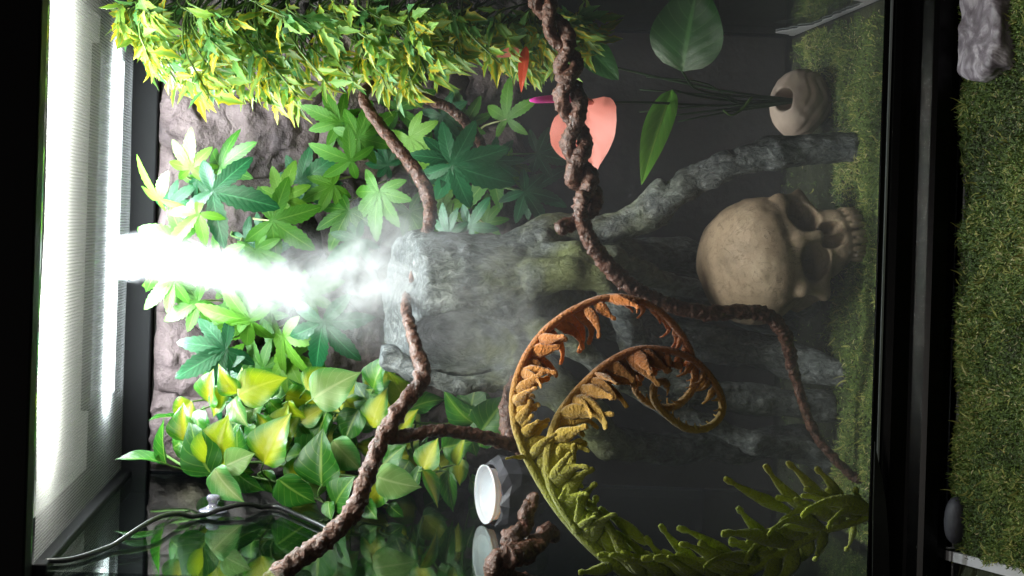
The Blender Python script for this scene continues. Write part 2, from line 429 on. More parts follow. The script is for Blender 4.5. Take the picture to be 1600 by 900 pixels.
M['petal'] = leaf_mat('pink_petal', [(0.0, (0.95, 0.28, 0.23)), (1.0, (0.96, 0.30, 0.24))], (0.95, 0.45, 0.38), 0.5, 0.4, None, 0.15, 5)
M['petal_red'] = leaf_mat('red_petal', [(0.0, (0.75, 0.08, 0.03)), (1.0, (0.78, 0.10, 0.04))], (0.8, 0.2, 0.1), 0.35, 0.4, None, 0.2, 5)
t = NT('pink_spadix'); gx = t.n('ShaderNodeTexCoord').outputs['Generated']; sg = t.n('ShaderNodeSeparateXYZ'); t.l(gx, sg.inputs[0])
c = t.ramp(sg.outputs[2], [(0.0, (0.85, 0.30, 0.22)), (0.45, (0.85, 0.16, 0.30)), (1.0, (0.70, 0.04, 0.42))])
M['spadix'] = t.done(t.princ(c, 0.45))
# fern
t = NT('fuzzy_fern'); at = t.n('ShaderNodeAttribute', attribute_name='c'); n1 = t.noise(500, 3); n2 = t.noise(90, 3)
c = t.mix(n1, t.mix(1.0, at.outputs['Color'], (0.55, 0.55, 0.5), 'MULTIPLY'), at.outputs['Color'])
c = t.mix(t.math('MULTIPLY', t.step(n2, 0.5, 0.75), 0.35), c, t.mix(1.0, c, (0.75, 0.62, 0.5), 'MULTIPLY'))
pr = t.princ(c, 0.85, t.bump(n1, 1.0, 0.003), Sheen_Weight=0.6)
tl = t.n('ShaderNodeBsdfTranslucent'); t.l(c, tl.inputs[0]); mx = t.n('ShaderNodeMixShader'); mx.inputs[0].default_value = 0.2
t.l(pr, mx.inputs[1]); t.l(tl.outputs[0], mx.inputs[2]); M['fern'] = t.done(mx.outputs[0])
M['clear_plastic'] = (lambda t: t.done(t.princ((0.75, 0.74, 0.95), 0.12, Transmission_Weight=0.75, IOR=1.45)))(NT('clear_plastic'))

# ------------------------------------------------------------------ setting: shelf, moss
V, Fc = box(-0.75, 0.75, -0.40, 0.75, -0.06, -0.012)
props(solo('shelf', V, Fc, M['shelf'], None, None, smooth=False), kind='structure')

def moss_ground(name, x0, x1, y0, y1, nx, ny, clip=None):
    xs = np.linspace(x0, x1, nx); ys = np.linspace(y0, y1, ny)
    X, Y = np.meshgrid(xs, ys, indexing='ij')
    p = np.stack([X, Y, np.zeros_like(X)], -1)
    Z = -0.004 + 0.003 * vnoise(p, 30) + 0.002 * vnoise(p, 90)
    V = np.stack([X, Y, Z], -1).reshape(-1, 3)
    i = (np.arange(nx - 1)[:, None] * ny + np.arange(ny - 1)[None, :])
    Q = np.stack([i, i + ny, i + ny + 1, i + 1], -1).reshape(-1, 4)
    me = mesh_np(name, V, Q, M['moss_base'])
    o = bpy.data.objects.new(name, me); COL.objects.link(o); ORIG[o.name] = Vector((0, 0, 0))
    return o
fl = props(moss_ground('ground', XL + 0.004, XR - 0.004, 0.003, YB - 0.012, 90, 80), kind='structure')
fl2 = props(moss_ground('ground', -0.262, XR - 0.004, -0.19, -0.0255, 90, 36), kind='structure')

def moss_strands(name, n, sampler, label):
    k = 5
    xy = sampler(n); n = len(xy)
    p = np.concatenate([xy, np.zeros((n, 1))], 1)
    clump = vnoise(p, 55) * 0.5 + vnoise(p, 18) * 0.5
    z0 = -0.003 + 0.003 * vnoise(p, 30)
    L = rng.uniform(0.002, 0.0055, n) * (1 + 0.4 * clump)
    az = rng.uniform(0, 2 * math.pi, n); el = rng.uniform(0.05, 0.95, n)
    curl = rng.uniform(-4.0, 3.0, n); daz = rng.uniform(-4.5, 4.5, n)
    w = rng.uniform(0.00022, 0.00055, n)
    long = rng.random(n) < 0.012; L[long] *= 2.2; w[long] *= 1.5
    pts = np.zeros((n, k, 3)); cur = np.stack([xy[:, 0], xy[:, 1], z0 + np.maximum(clump, -0.3) * 0.005 + rng.uniform(0, .004, n)], 1)
    for j in range(k):
        pts[:, j] = cur
        a = az + daz * j / k; e = np.clip(el + curl * (j / k) * 0.5, -0.35, 1.3)
        cur = cur + (L / (k - 1))[:, None] * np.stack([np.cos(a) * np.cos(e), np.sin(a) * np.cos(e), np.sin(e)], 1)
    pts[:, :, 2] = np.maximum(pts[:, :, 2], -0.004)
    d = pts[:, -1] - pts[:, 0]; side = np.cross(d, np.array([0, -0.5, 0.85])); side /= np.linalg.norm(side, axis=1)[:, None] + 1e-9
    tap = np.array([1.0, 1.0, 0.9, 0.7, 0.25])
    A = pts + side[:, None, :] * (w[:, None] * tap)[..., None]; Bq = pts - side[:, None, :] * (w[:, None] * tap)[..., None]
    V = np.stack([A, Bq], 2).reshape(-1, 3)
    b = np.arange(n)[:, None] * (2 * k) + np.arange(k - 1)[None, :] * 2
    Q = np.stack([b, b + 1, b + 3, b + 2], -1).reshape(-1, 4)
    v = np.clip(0.44 + 0.36 * clump + 0.22 * vnoise(p, 9) + rng.normal(0, 0.19, n), 0, 0.93); v[rng.random(n) < 0.02] = 0.97; v[long] = np.maximum(v[long], 0.85)
    at = np.repeat(v, 2 * k)[:, None] * np.ones((1, 3))
    me = mesh_np(name, V, Q, M['moss'], False, at)
    o = bpy.data.objects.new(name, me); COL.objects.link(o)
    return props(o, label, 'moss', None, 'stuff')
def samp_in(n):
    x = rng.uniform(XL + 0.006, XR - 0.006, n); y = 0.006 + rng.random(n) ** 1.15 * (YB - 0.02)
    e = vnoise(np.stack([x * 0, y, x * 0 + 3], 1), 42) * 0.012 + 0.006      # ragged edge along the side liner
    q = np.stack([x, y, x * 0], 1)
    thin = np.clip((y - 0.19 - 0.25 * np.clip(x - 0.10, 0, 1) * 6 - 0.05 * vnoise(q, 16)) / 0.07, 0, 0.97)  # thins the moss toward the back; bare dark soil also stands in for shade
    k = (x < XR - 0.006 - np.maximum(e, 0)) & (rng.random(n) > thin)
    return np.stack([x, y], 1)[k]
def samp_out(n):
    a = PZ(1470, 866); b = PZ(1592, 897)
    y = rng.uniform(-0.185, -0.026, n); x = rng.uniform(-0.27, XR - 0.006, n)
    lim = a.x + (b.x - a.x) * (y - a.y) / (b.y - a.y) + 0.004 + 0.004 * vnoise(np.stack([y, y * 0, y * 0], 1), 80)
    return np.stack([x, y], 1)[x > lim]
moss_strands('moss', 110000, samp_in, 'curly green moss covering the floor inside the tank')
moss_strands('moss', 95000, samp_out, 'curly green moss bed in front of the black rail')

# ------------------------------------------------------------------ terrarium
tank = thing('terrarium', (-0.03, 0.2, 0), 'tall glass terrarium with black frame and woven screen lid', 'terrarium')
def tbox(name, a, mat, bev=0.0, parent=tank, smooth=False):
    V, Fc = box(*a, bev); return part(name, V, Fc, M[mat], parent, smooth)
# front rail: stepped, rounded profile swept along x
prof = [(0.000, 0.0), (-0.018, 0.001), (-0.0225, 0.004), (-0.024, 0.010), (-0.0235, 0.020), (-0.0215, 0.0235), (-0.0170, 0.0262), (-0.0135, 0.0282),
        (-0.0125, 0.0305), (-0.0115, 0.042), (-0.0095, 0.0465), (-0.006, 0.048), (0.0, 0.048)]
x0, x1 = XL - 0.02, XR + 0.02
V = [(x, y, z) for x in (x0, x1) for y, z in prof]; n = len(prof)
Fc = [(i, (i + 1) % n, n + (i + 1) % n, n + i) for i in range(n)] + [tuple(range(n - 1, -1, -1)), tuple(range(n, 2 * n))]
part('front_rail', V, Fc, M['black'], tank, False)
tbox('track_strip', (XL - 0.005, XR + 0.005, -0.0062, -0.0032, 0.0485, 0.0535), 'black', 0.0006)
tbox('glass_door', (XL - 0.004, XR + 0.004, -0.003, 0.001, 0.0487, ZC - 0.002), 'glass')
M['edge'] = simple('pale_glass_edge', (0.45, 0.5, 0.5), 0.2, 0.1, 50, 0.1)
tbox('glass_edge', (XL - 0.004, XR + 0.004, -0.0080, -0.0064, 0.0485, 0.0500), 'edge')
tbox('side_glass', (XL - 0.004, XL, 0.0022, YB, -0.01, ZC - 0.002), 'glass_side')
tbox('side_glass', (XR, XR + 0.004, 0.0022, YB, -0.01, ZC - 0.002), 'glass_side')
tbox('top_rail', (XL - 0.02, XR + 0.02, -0.02, 0.006, ZC - 0.0015, ZC + 0.09), 'black_matt', 0.002)
tbox('top_rail', (XL - 0.02, XL + 0.004, 0.0065, YB, ZC - 0.012, ZC + 0.035), 'black_matt', 0.002)
tbox('top_rail', (XR - 0.004, XR + 0.02, 0.0065, YB, ZC - 0.012, ZC + 0.035), 'black', 0.002)
tbox('top_rail', (XL - 0.02, XR + 0.02, YB - 0.016, YB + 0.02, ZC - 0.028, ZC + 0.035), 'black_matt', 0.002)
M['handle'] = simple('grey_black_plastic', (0.012, 0.013, 0.013), 0.3, 0.1, 90, 0.05)
hp_ = [P(x, y, -0.0245) for x, y in ((1366, 690), (1370, 715), (1377, 745), (1383, 785), (1387, 840), (1389, 930), (1362, 930), (1363, 800))]
V = [tuple(q) for q in hp_] + [(q.x, q.y - 0.002, q.z) for q in hp_]; n = len(hp_)
part('door_handle', V, [tuple(range(n)), tuple(range(2 * n - 1, n - 1, -1))] + [(i, n + i, n + (i + 1) % n, (i + 1) % n) for i in range(n)], M['handle'], tank, False)
# screen lid, sagging a little
nx, ny = 60, 40
xs = np.linspace(XL + 0.0045, XR - 0.0045, nx); ys = np.linspace(0.0065, YB - 0.0165, ny)
X, Y = np.meshgrid(xs, ys, indexing='ij'); p = np.stack([X, Y, X * 0], -1)
Z = ZC - 0.0015 + 0.0012 * vnoise(p, 9)
V = np.stack([X, Y, Z], -1).reshape(-1, 3); i = (np.arange(nx - 1)[:, None] * ny + np.arange(ny - 1)[None, :])
part('screen', V, np.stack([i, i + 1, i + ny + 1, i + ny], -1).reshape(-1, 4), M['screen'], tank)
# white liner showing at the right foot of the moss, torn along its lower edge
yy = np.linspace(0.01, YB - 0.02, 120); top = 0.002 + 0.034 * np.clip(vnoise(np.stack([yy, yy * 0, yy * 0], 1), 26) - 0.05, 0, 0.5) + 0.003 * vnoise(np.stack([yy, yy * 0 + 5, yy * 0], 1), 150)
V = []; 
for y, h in zip(yy, top): V += [(XR - 0.0015, y, -0.004), (XR - 0.0015, y, max(0.001, h)), (XR - 0.0008, y, max(0.001, h)), (XR - 0.0008, y, -0.004)]
Fc = [(4 * i + a, 4 * i + b, 4 * i + 4 + b, 4 * i + 4 + a) for i in range(119) for a, b in ((0, 1), (1, 2), (2, 3))]
part('liner', V, Fc, M['liner'], tank, False)

# white edge strip of the front moss bed
a = PZ(1440, 858, 0.003); b = PZ(1640, 910, 0.003)
dn = Vector((-(b - a).y, (b - a).x, 0)).normalized() * 0.0035
V = [tuple(q) for q in (a + dn, b + dn, b - dn, a - dn)]; V = [(x, y, -0.0118) for x, y, z in V] + [(x, y, 0.002) for x, y, z in V]
solo('tray_edge', V, [(3, 2, 1, 0), (4, 5, 6, 7), (0, 1, 5, 4), (1, 2, 6, 5), (2, 3, 7, 6), (3, 0, 4, 7)], M['liner'],
     'narrow white strip edging the moss bed beside the front rail', 'strip', smooth=False)

# ------------------------------------------------------------------ LED bar and tube over the screen; unseen white hood added to brighten it
hood = thing('added_light_hood', (0.0, 0.2, ZC + 0.04), 'added white reflector hood brightening the screen lid, with a tube inside', 'lamp')
hx0, hx1, hy0, hy1, hz0, hz1 = XL - 0.002, XR + 0.002, 0.0075, YB - 0.004, ZC + 0.036, ZC + 0.075
V, Fc = box(hx0, hx1, hy0, hy1, hz1, hz1 + 0.004); part('hood_panel', V, Fc, M['hood_white'], hood, False)
for a in ((hx0, hx0 + 0.003, hy0, hy1, hz0, hz1), (hx1 - 0.003, hx1, hy0, hy1, hz0, hz1), (hx0 + 0.003, hx1 - 0.003, hy0, hy0 + 0.003, hz0, hz1), (hx0 + 0.003, hx1 - 0.003, hy1 - 0.003, hy1, hz0, hz1)):
    V, Fc = box(*a); part('hood_side', V, Fc, M['hood_white'], hood, False)
V, Fc = tube(np.array([[-0.20, 0.042, ZC + 0.036], [0.20, 0.042, ZC + 0.036]]), 0.008, 14); part('tube', V, Fc, M['tube'], hood)
led = thing('led_bar', (-0.015, 0.36, ZC + 0.002), 'slim bar of white LEDs glowing through the screen at the back', 'lamp')
V, Fc = box(-0.19, 0.16, 0.290, 0.408, ZC + 0.011, ZC + 0.02); part('housing', V, Fc, M['black'], led, False)
V, Fc = box(-0.185, 0.155, 0.388, 0.404, ZC + 0.0075, ZC + 0.0105); part('lens', V, Fc, M['led_strip'], led, False)
V, Fc = box(-0.0022, 0.0022, -0.0022, 0.0022, -0.0012, 0.0012); dm = mesh_np('diode', V, Fc, M['led'], False)
for i in range(22):
    link('diode', dm, led, Matrix.Translation((-0.178 + i * 0.0155, 0.373, ZC + 0.0092)))

# ------------------------------------------------------------------ rock backdrop
back = thing('rock_backdrop', (-0.03, YB - 0.006, 0), 'purplish brown stone relief panel covering the back wall', 'backdrop')
V, Fc = box(XL + 0.002, XR - 0.002, YB - 0.0055, YB + 0.003, 0.0, ZC - 0.029); part('panel', V, Fc, M['mortar'], back, False)
gx, gz = 6, 5; zlo, zhi = 0.255, ZC - 0.030
LX = np.zeros((gx + 1, gz + 1)); LZ = np.zeros((gx + 1, gz + 1))
for a in range(gx + 1):
    for b in range(gz + 1):
        LX[a, b] = XL + 0.003 + (XR - XL - 0.006) * a / gx + (random.uniform(-.022, .022) + (.016 if b % 2 else -.016) if 0 < a < gx else 0)
        LZ[a, b] = zlo + (zhi - zlo) * b / gz + (random.uniform(-.018, .018) if b < gz else 0)
for a in range(gx):
    for b in range(gz):
        k = 26; u = np.linspace(0, 1, k); U, W = np.meshgrid(u, u, indexing='ij')
        cx = LX[a, b] * (1 - U) * (1 - W) + LX[a + 1, b] * U * (1 - W) + LX[a, b + 1] * (1 - U) * W + LX[a + 1, b + 1] * U * W
        cz = LZ[a, b] * (1 - U) * (1 - W) + LZ[a + 1, b] * U * (1 - W) + LZ[a, b + 1] * (1 - U) * W + LZ[a + 1, b + 1] * U * W
        pp = np.stack([cx, cx * 0 + 2, cz], -1)
        cx = cx + .008 * vnoise(pp, 35) + .003 * vnoise(pp, 110); cz = cz + .008 * vnoise(pp + 4, 35) + .003 * vnoise(pp + 9, 110)
        e = np.minimum(np.minimum(U, 1 - U), np.minimum(W, 1 - W)); dome = np.clip(e / 0.16, 0, 1) ** 0.5
        own = pp + random.random() * 5
        dep = YB - 0.006 - dome * (0.010 + 0.009 * vnoise(own, 17) + 0.006 * vnoise(own, 50) + 0.0035 * vnoise(own, 140)) - 0.004 * np.abs(vnoise(pp, 80)) * dome
        Vs = np.stack([np.clip(cx, XL + .001, XR - .001), np.minimum(dep, YB - 0.0052), np.clip(cz, .2, ZC - 0.0285)], -1).reshape(-1, 3)
        i = np.arange(k - 1)[:, None] * k + np.arange(k - 1)[None, :]
        part('stone', Vs, np.stack([i, i + k, i + k + 1, i + 1], -1).reshape(-1, 4), M['rock'], back)

# ------------------------------------------------------------------ leaf meshes
def blade(prof, n=9, m=3, fold=0.25, droop=0.2, serr=0.0, teeth=9, wave=0.0):
    """leaf in XY, base at origin, tip +Y, unit length; prof(t) half-width"""
    V, A = [], []
    for i in range(n):
        t = i / (n - 1); w = prof(t)
        if serr: w *= 1 + serr * ((t * teeth) % 1.0 - 0.5) * (1 if 0.08 < t < 0.97 else 0)
        for j in range(-m, m + 1):
            s = j / m
            y = t - 0.06 * abs(s) * serr
            zz = fold * (abs(s) - 0.45 * s * s) * w - droop * t * t + wave * math.sin(t * 9 + s * 2) * abs(s) * w
            V.append((s * w, y, zz)); A.append((abs(s), t, 0))
    k = 2 * m + 1
    Fc = [(i * k + j, i * k + j + 1, (i + 1) * k + j + 1, (i + 1) * k + j) for i in range(n - 1) for j in range(k - 1)]
    return np.array(V), Fc, np.array(A)
def heart(t): return float(np.interp(t, [0, .05, .13, .28, .45, .62, .78, .9, .96, 1], [.02, .25, .38, .45, .44, .36, .22, .075, .03, .003]))
def lance(t): return 0.17 * math.sin(math.pi * t ** 0.8) ** 0.8 + 0.006 if 0 < t < 1 else 0.004
def narrow(t): return 0.16 * math.sin(math.pi * t ** 0.7) ** 0.9 + 0.004 if 0 < t < 1 else 0.004
def ovate(t): return 0.33 * math.sin(math.pi * t ** 0.75) ** 0.7 + 0.004 if 0 < t < 1 else 0.004
def starw(t):   # small maple-like blade: narrow foot, one pair of side points, long tip
    pts = [(0, .012), (.15, .02), (.28, .08), (.36, .17), (.42, .11), (.5, .105), (.62, .135), (.70, .09), (.85, .05), (1, .003)]
    for (a, wa), (b, wb) in zip(pts, pts[1:]):
        if a <= t <= b: return wa + (wb - wa) * (t - a) / (b - a)
def star_pts(var):
    ts = [0, .15, .28, .36, .42, .5, .62, .70, .85, 1]
    V, A = [], []
    for t in ts:
        w = starw(t) * var[0]
        for s in (-1, -0.5, 0, 0.5, 1):
            V.append((s * w, t + 0.05 * abs(s) * (w > 0.1), var[1] * abs(s) * w - var[2] * t * t)); A.append((abs(s), t, 0))
    Fc = [(i * 5 + j, i * 5 + j + 1, (i + 1) * 5 + j + 1, (i + 1) * 5 + j) for i in range(len(ts) - 1) for j in range(4)]
    return np.array(V), Fc, np.array(A)
def palmate(seed, nl=7, spread=2.3):
    r = random.Random(seed); V, Fc, A = [], [], []
    for i in range(nl):
        a = (i / (nl - 1) - 0.5) * 2 * spread * 0.62 * 1.55 + r.uniform(-0.08, 0.08)
        L = (1 - 0.38 * abs(i / (nl - 1) - 0.5) * 2) * r.uniform(0.92, 1.06)
        v, f, at = blade(lambda t: 0.9 * (0.19 * math.sin(math.pi * min(1, t ** 1.05)) ** 0.85 + 0.028 if 0 < t < 1 else (0.035 if t == 0 else 0.004)), 17, 2, 0.28, r.uniform(0.12, 0.42), 0.30, 8)
        v = v * L; c, s = math.cos(a), math.sin(a)
        x, y = v[:, 0] * c + v[:, 1] * s, -v[:, 0] * s + v[:, 1] * c
        v = np.stack([x, y, v[:, 2] + 0.004 * i], -1)
        Fc += [tuple(q + len(V) for q in ff) for ff in f]; V += v.tolist(); A += at.tolist()
    return np.array(V), Fc, np.array(A)

def leaf_matrix(p, d, nrm, s):
    y = Vector(d).normalized(); x = y.cross(Vector(nrm)).normalized(); z = x.cross(y)
    return Matrix(((x.x * s, y.x * s, z.x * s, p[0]), (x.y * s, y.y * s, z.y * s, p[1]), (x.z * s, y.z * s, z.z * s, p[2]), (0, 0, 0, 1)))
def jit(v, a): return Vector(v) + Vector((random.uniform(-a, a), random.uniform(-a, a), random.uniform(-a, a)))
def under(leaf, pts, r0, r1, mat, k=5, n=7, name='leaf_stalk'):
    C = catmull([tuple(p) for p in pts], n); V, Fc = tube(C, np.linspace(r0, r1, n), k)
    o = bpy.data.objects.new(name, mesh_np(name, V, Fc, M[mat])); COL.objects.link(o); o.parent = leaf
    o.matrix_parent_inverse = LEAFM[leaf.name].inverted(); return o
LEAFM = {}
def leaf_link(me, parent, Mx):
    o = link('leaf', me, parent, Mx); LEAFM[o.name] = Mx.copy(); return o
def stem(parent, pts, r0, r1, mat, k=6, n=10, name='stem'):
    C = catmull([tuple(p) for p in pts], n)
    V, Fc = tube(C, np.linspace(r0, r1, n), k); return part(name, V, Fc, M[mat], parent)

# ------------------------------------------------------------------ star-leaved bush (top right)
star_me = {}
for key in ('star_green', 'star_yellow'):
    star_me[key] = [mesh_np('star_leaf', *star_pts(v)[:2], M[key], True, star_pts(v)[2]) for v in ((1, .5, .25), (1.15, .3, .55), (0.85, .7, -0.3), (1.0, .2, .75), (1.3, .6, .4))]
bush_edge = [(170, 30), (200, 70), (235, 105), (260, 140), (320, 165), (345, 150), (400, 150), (440, 180), (500, 140), (560, 145), (610, 150), (650, 158), (700, 115), (740, 95), (780, 110), (815, 135), (860, 120), (905, 85), (945, 75)]
def edge_y(px): return float(np.interp(px, [a for a, b in bush_edge], [b for a, b in bush_edge]))
bush = thing('hanging_bush', P(560, 20, 0.30), 'dense bush of small pointed yellow and green leaves hanging under the lid', 'plant', 'artificial plants in the tank')
root = [P(300, 15, 0.33), P(560, 5, 0.30), P(800, 15, 0.26)]
leaves = []
for sidx in range(270):
    px = random.uniform(185, 935) if sidx > 16 else 190 + sidx * 46
    e = edge_y(px)
    f = random.random() ** 0.62
    py = 10 + (e - 22) * f if sidx > 16 else e - 10
    Yd = random.uniform(0.13, 0.34) - 0.05 * (1 - f)
    if px > 790: Yd = random.uniform(0.15, 0.24)
    tip = P(px, py, Yd)
    if tip.x > XR - 0.015: tip.x = XR - 0.015 - random.random() * 0.02
    if tip.z > ZC - 0.03: tip.z = ZC - 0.03
    st = P(min(max(px + random.uniform(-70, 70), 260), 850), -10, Yd + 0.05); st.x = min(st.x, XR - 0.006); st.y = min(st.y, 0.39); st.z = min(st.z, ZC - 0.05)
    mid = (st + tip) / 2 + Vector((0, -0.01, 0.015))
    if (tip - st).length > 0.012: stem(bush, [st, mid, tip], 0.0011, 0.0007, 'stem_green', 5, 7, 'twig')
    d = (tip - mid).normalized()
    for k in range(random.randint(7, 10)):
        back_ = random.uniform(0, 0.028); p = tip - d * back_
        dd = d * random.uniform(0.1, 0.9) + Vector((random.uniform(-1, 0.5), random.uniform(-1.0, 0.4), random.uniform(-0.8, 0.8)))
        nr = jit((0, -0.55, 0.7), 0.6)
        s = random.uniform(0.015, 0.030) * (1.0 if k else 1.15)
        yel = random.random() < (0.20 + 0.62 * max(0, (f - 0.45)) / 0.55 if sidx > 16 else 0.8)
        leaves.append((p, dd, nr, s, 'star_yellow' if yel else 'star_green'))
leaves.sort(key=lambda l: l[0].y - (0.1 if l[4] == 'star_yellow' else 0))
for p, dd, nr, s, key in leaves[:300]:
    link('leaf', random.choice(star_me[key]), bush, leaf_matrix(p, dd, nr, s))
for key in ('star_green', 'star_yellow'):
    VV, FF, AA, o0 = [], [], [], 0
    for p, dd, nr, s, k2 in leaves[300:]:
        if k2 != key: continue
        v, f, a = star_pts((random.uniform(0.85, 1.2), random.uniform(0.2, 0.7), random.uniform(-0.1, 0.5)))
        Mx = np.array(leaf_matrix(p, dd, nr, s)); v = v @ Mx[:3, :3].T + Mx[:3, 3]
        a = a.copy(); a[:, 2] = random.random()
        VV.append(v); AA.append(a); FF += [tuple(q + o0 for q in ff) for ff in f]; o0 += len(v)
    if VV: props(part('foliage', np.vstack(VV), FF, M[key], bush, True, np.vstack(AA)), kind='stuff')

# ------------------------------------------------------------------ palmate plants
palm_me = {k: [mesh_np('palmate_leaf', *palmate(i, nl)[:2], M[k], True, palmate(i, nl)[2]) for i, nl in enumerate((7, 7, 6, 5))] for k in ('palm_light', 'palm_dark')}
def palm_plant(name, base, label, items, fill):
    pl = thing(name, base, label, 'plant', 'artificial plants in the tank')
    for px, py, r, ang, Y, kind in items + fill:
        c = P(px, py, Y); s = r * sc(Y)
        a = math.radians(ang)          # picture angle of the middle leaflet: 0 = right in the picture, 90 = down
        tip = P(px + 10 * math.cos(a), py + 10 * math.sin(a), Y)
        d = (tip - c).normalized() + Vector((0, random.uniform(-0.35, 0.15), 0))
        nr = jit((0.0, -0.75, 0.5), 0.35)
        lf = leaf_link(random.choice(palm_me['palm_light' if kind == 'L' else 'palm_dark']), pl, leaf_matrix(c, d, nr, s))
        bk = Vector((c.x * 0.7 + base[0] * 0.3, min(YB - 0.024, Y + 0.05), c.z * 0.75 + base[2] * 0.25))
        if (bk - c).length > 0.004:
            under(lf, [bk, (bk + c) / 2 + Vector((0, 0.004, 0.008)), c], 0.0013, 0.0009, 'stem_pale' if kind == 'L' else 'stem_green')
    return pl
def fillers(n, x0, x1, y0, y1, Y0, Y1, kinds='LLD'):
    return [(random.uniform(x0, x1), random.uniform(y0, y1), random.uniform(45, 75), random.uniform(0, 360), random.uniform(Y0, Y1), random.choice(kinds)) for _ in range(n)]
palm_plant('palmate_plant', P(300, 330, 0.405), 'palmate plant with toothed leaves glaring white beside the mist jet', [
    (332, 300, 105, 15, .32, 'D'), (345, 262, 80, -60, .35, 'L'), (288, 375, 82, 170, .33, 'L'), (298, 262, 60, -90, .35, 'L'), (250, 310, 74, 235, .34, 'L'),
    (425, 345, 90, 10, .34, 'L'), (440, 310, 62, -70, .35, 'L'), (470, 285, 72, -40, .38, 'D'), (345, 400, 75, 100, .33, 'L'), (255, 400, 80, 180, .33, 'L'),
    (400, 390, 60, 60, .35, 'L'), (310, 335, 70, 140, .31, 'L')], fillers(5, 260, 470, 280, 420, .385, .396, 'LD'))
palm_plant('palmate_plant', P(640, 240, 0.405), 'palmate plant with bright and deep green leaves under the hanging bush', [
    (548, 250, 68, 200, .34, 'L'), (560, 215, 70, -30, .36, 'L'), (592, 300, 76, 100, .34, 'L'), (545, 330, 66, 120, .36, 'L'), (640, 215, 72, 60, .36, 'L'), (520, 290, 55, 160, .37, 'L'),
    (706, 257, 104, 25, .30, 'D'), (700, 250, 60, 190, .31, 'D'), (793, 186, 68, -90, .36, 'L'), (820, 300, 66, 30, .34, 'D'), (560, 375, 58, 150, .35, 'D'), (735, 355, 55, -60, .30, 'D'),
    (700, 365, 48, 250, .31, 'D'), (640, 330, 60, 70, .37, 'L'), (770, 250, 60, 40, .37, 'D'), (620, 170, 66, -20, .38, 'L'), (690, 180, 62, 60, .385, 'D'), (840, 240, 60, 20, .38, 'D'), (530, 190, 60, 200, .37, 'L')],
    fillers(12, 520, 830, 160, 380, .385, .396, 'LLD'))
palm_plant('palmate_plant', P(450, 480, 0.405), 'palmate plant with splayed leaves just above the heart-leaved vine', [
    (352, 545, 85, 150, .33, 'D'), (340, 580, 80, 100, .34, 'D'), (390, 500, 92, 190, .33, 'L'), (442, 525, 84, 80, .34, 'L'), (505, 503, 98, 75, .30, 'D'), (480, 460, 60, -20, .36, 'L'),
    (395, 455, 80, 150, .35, 'L'), (450, 560, 70, 100, .36, 'L'), (310, 470, 62, 150, .35, 'L'), (270, 440, 60, 140, .35, 'L')], fillers(6, 330, 540, 440, 580, .385, .396, 'LLD'))

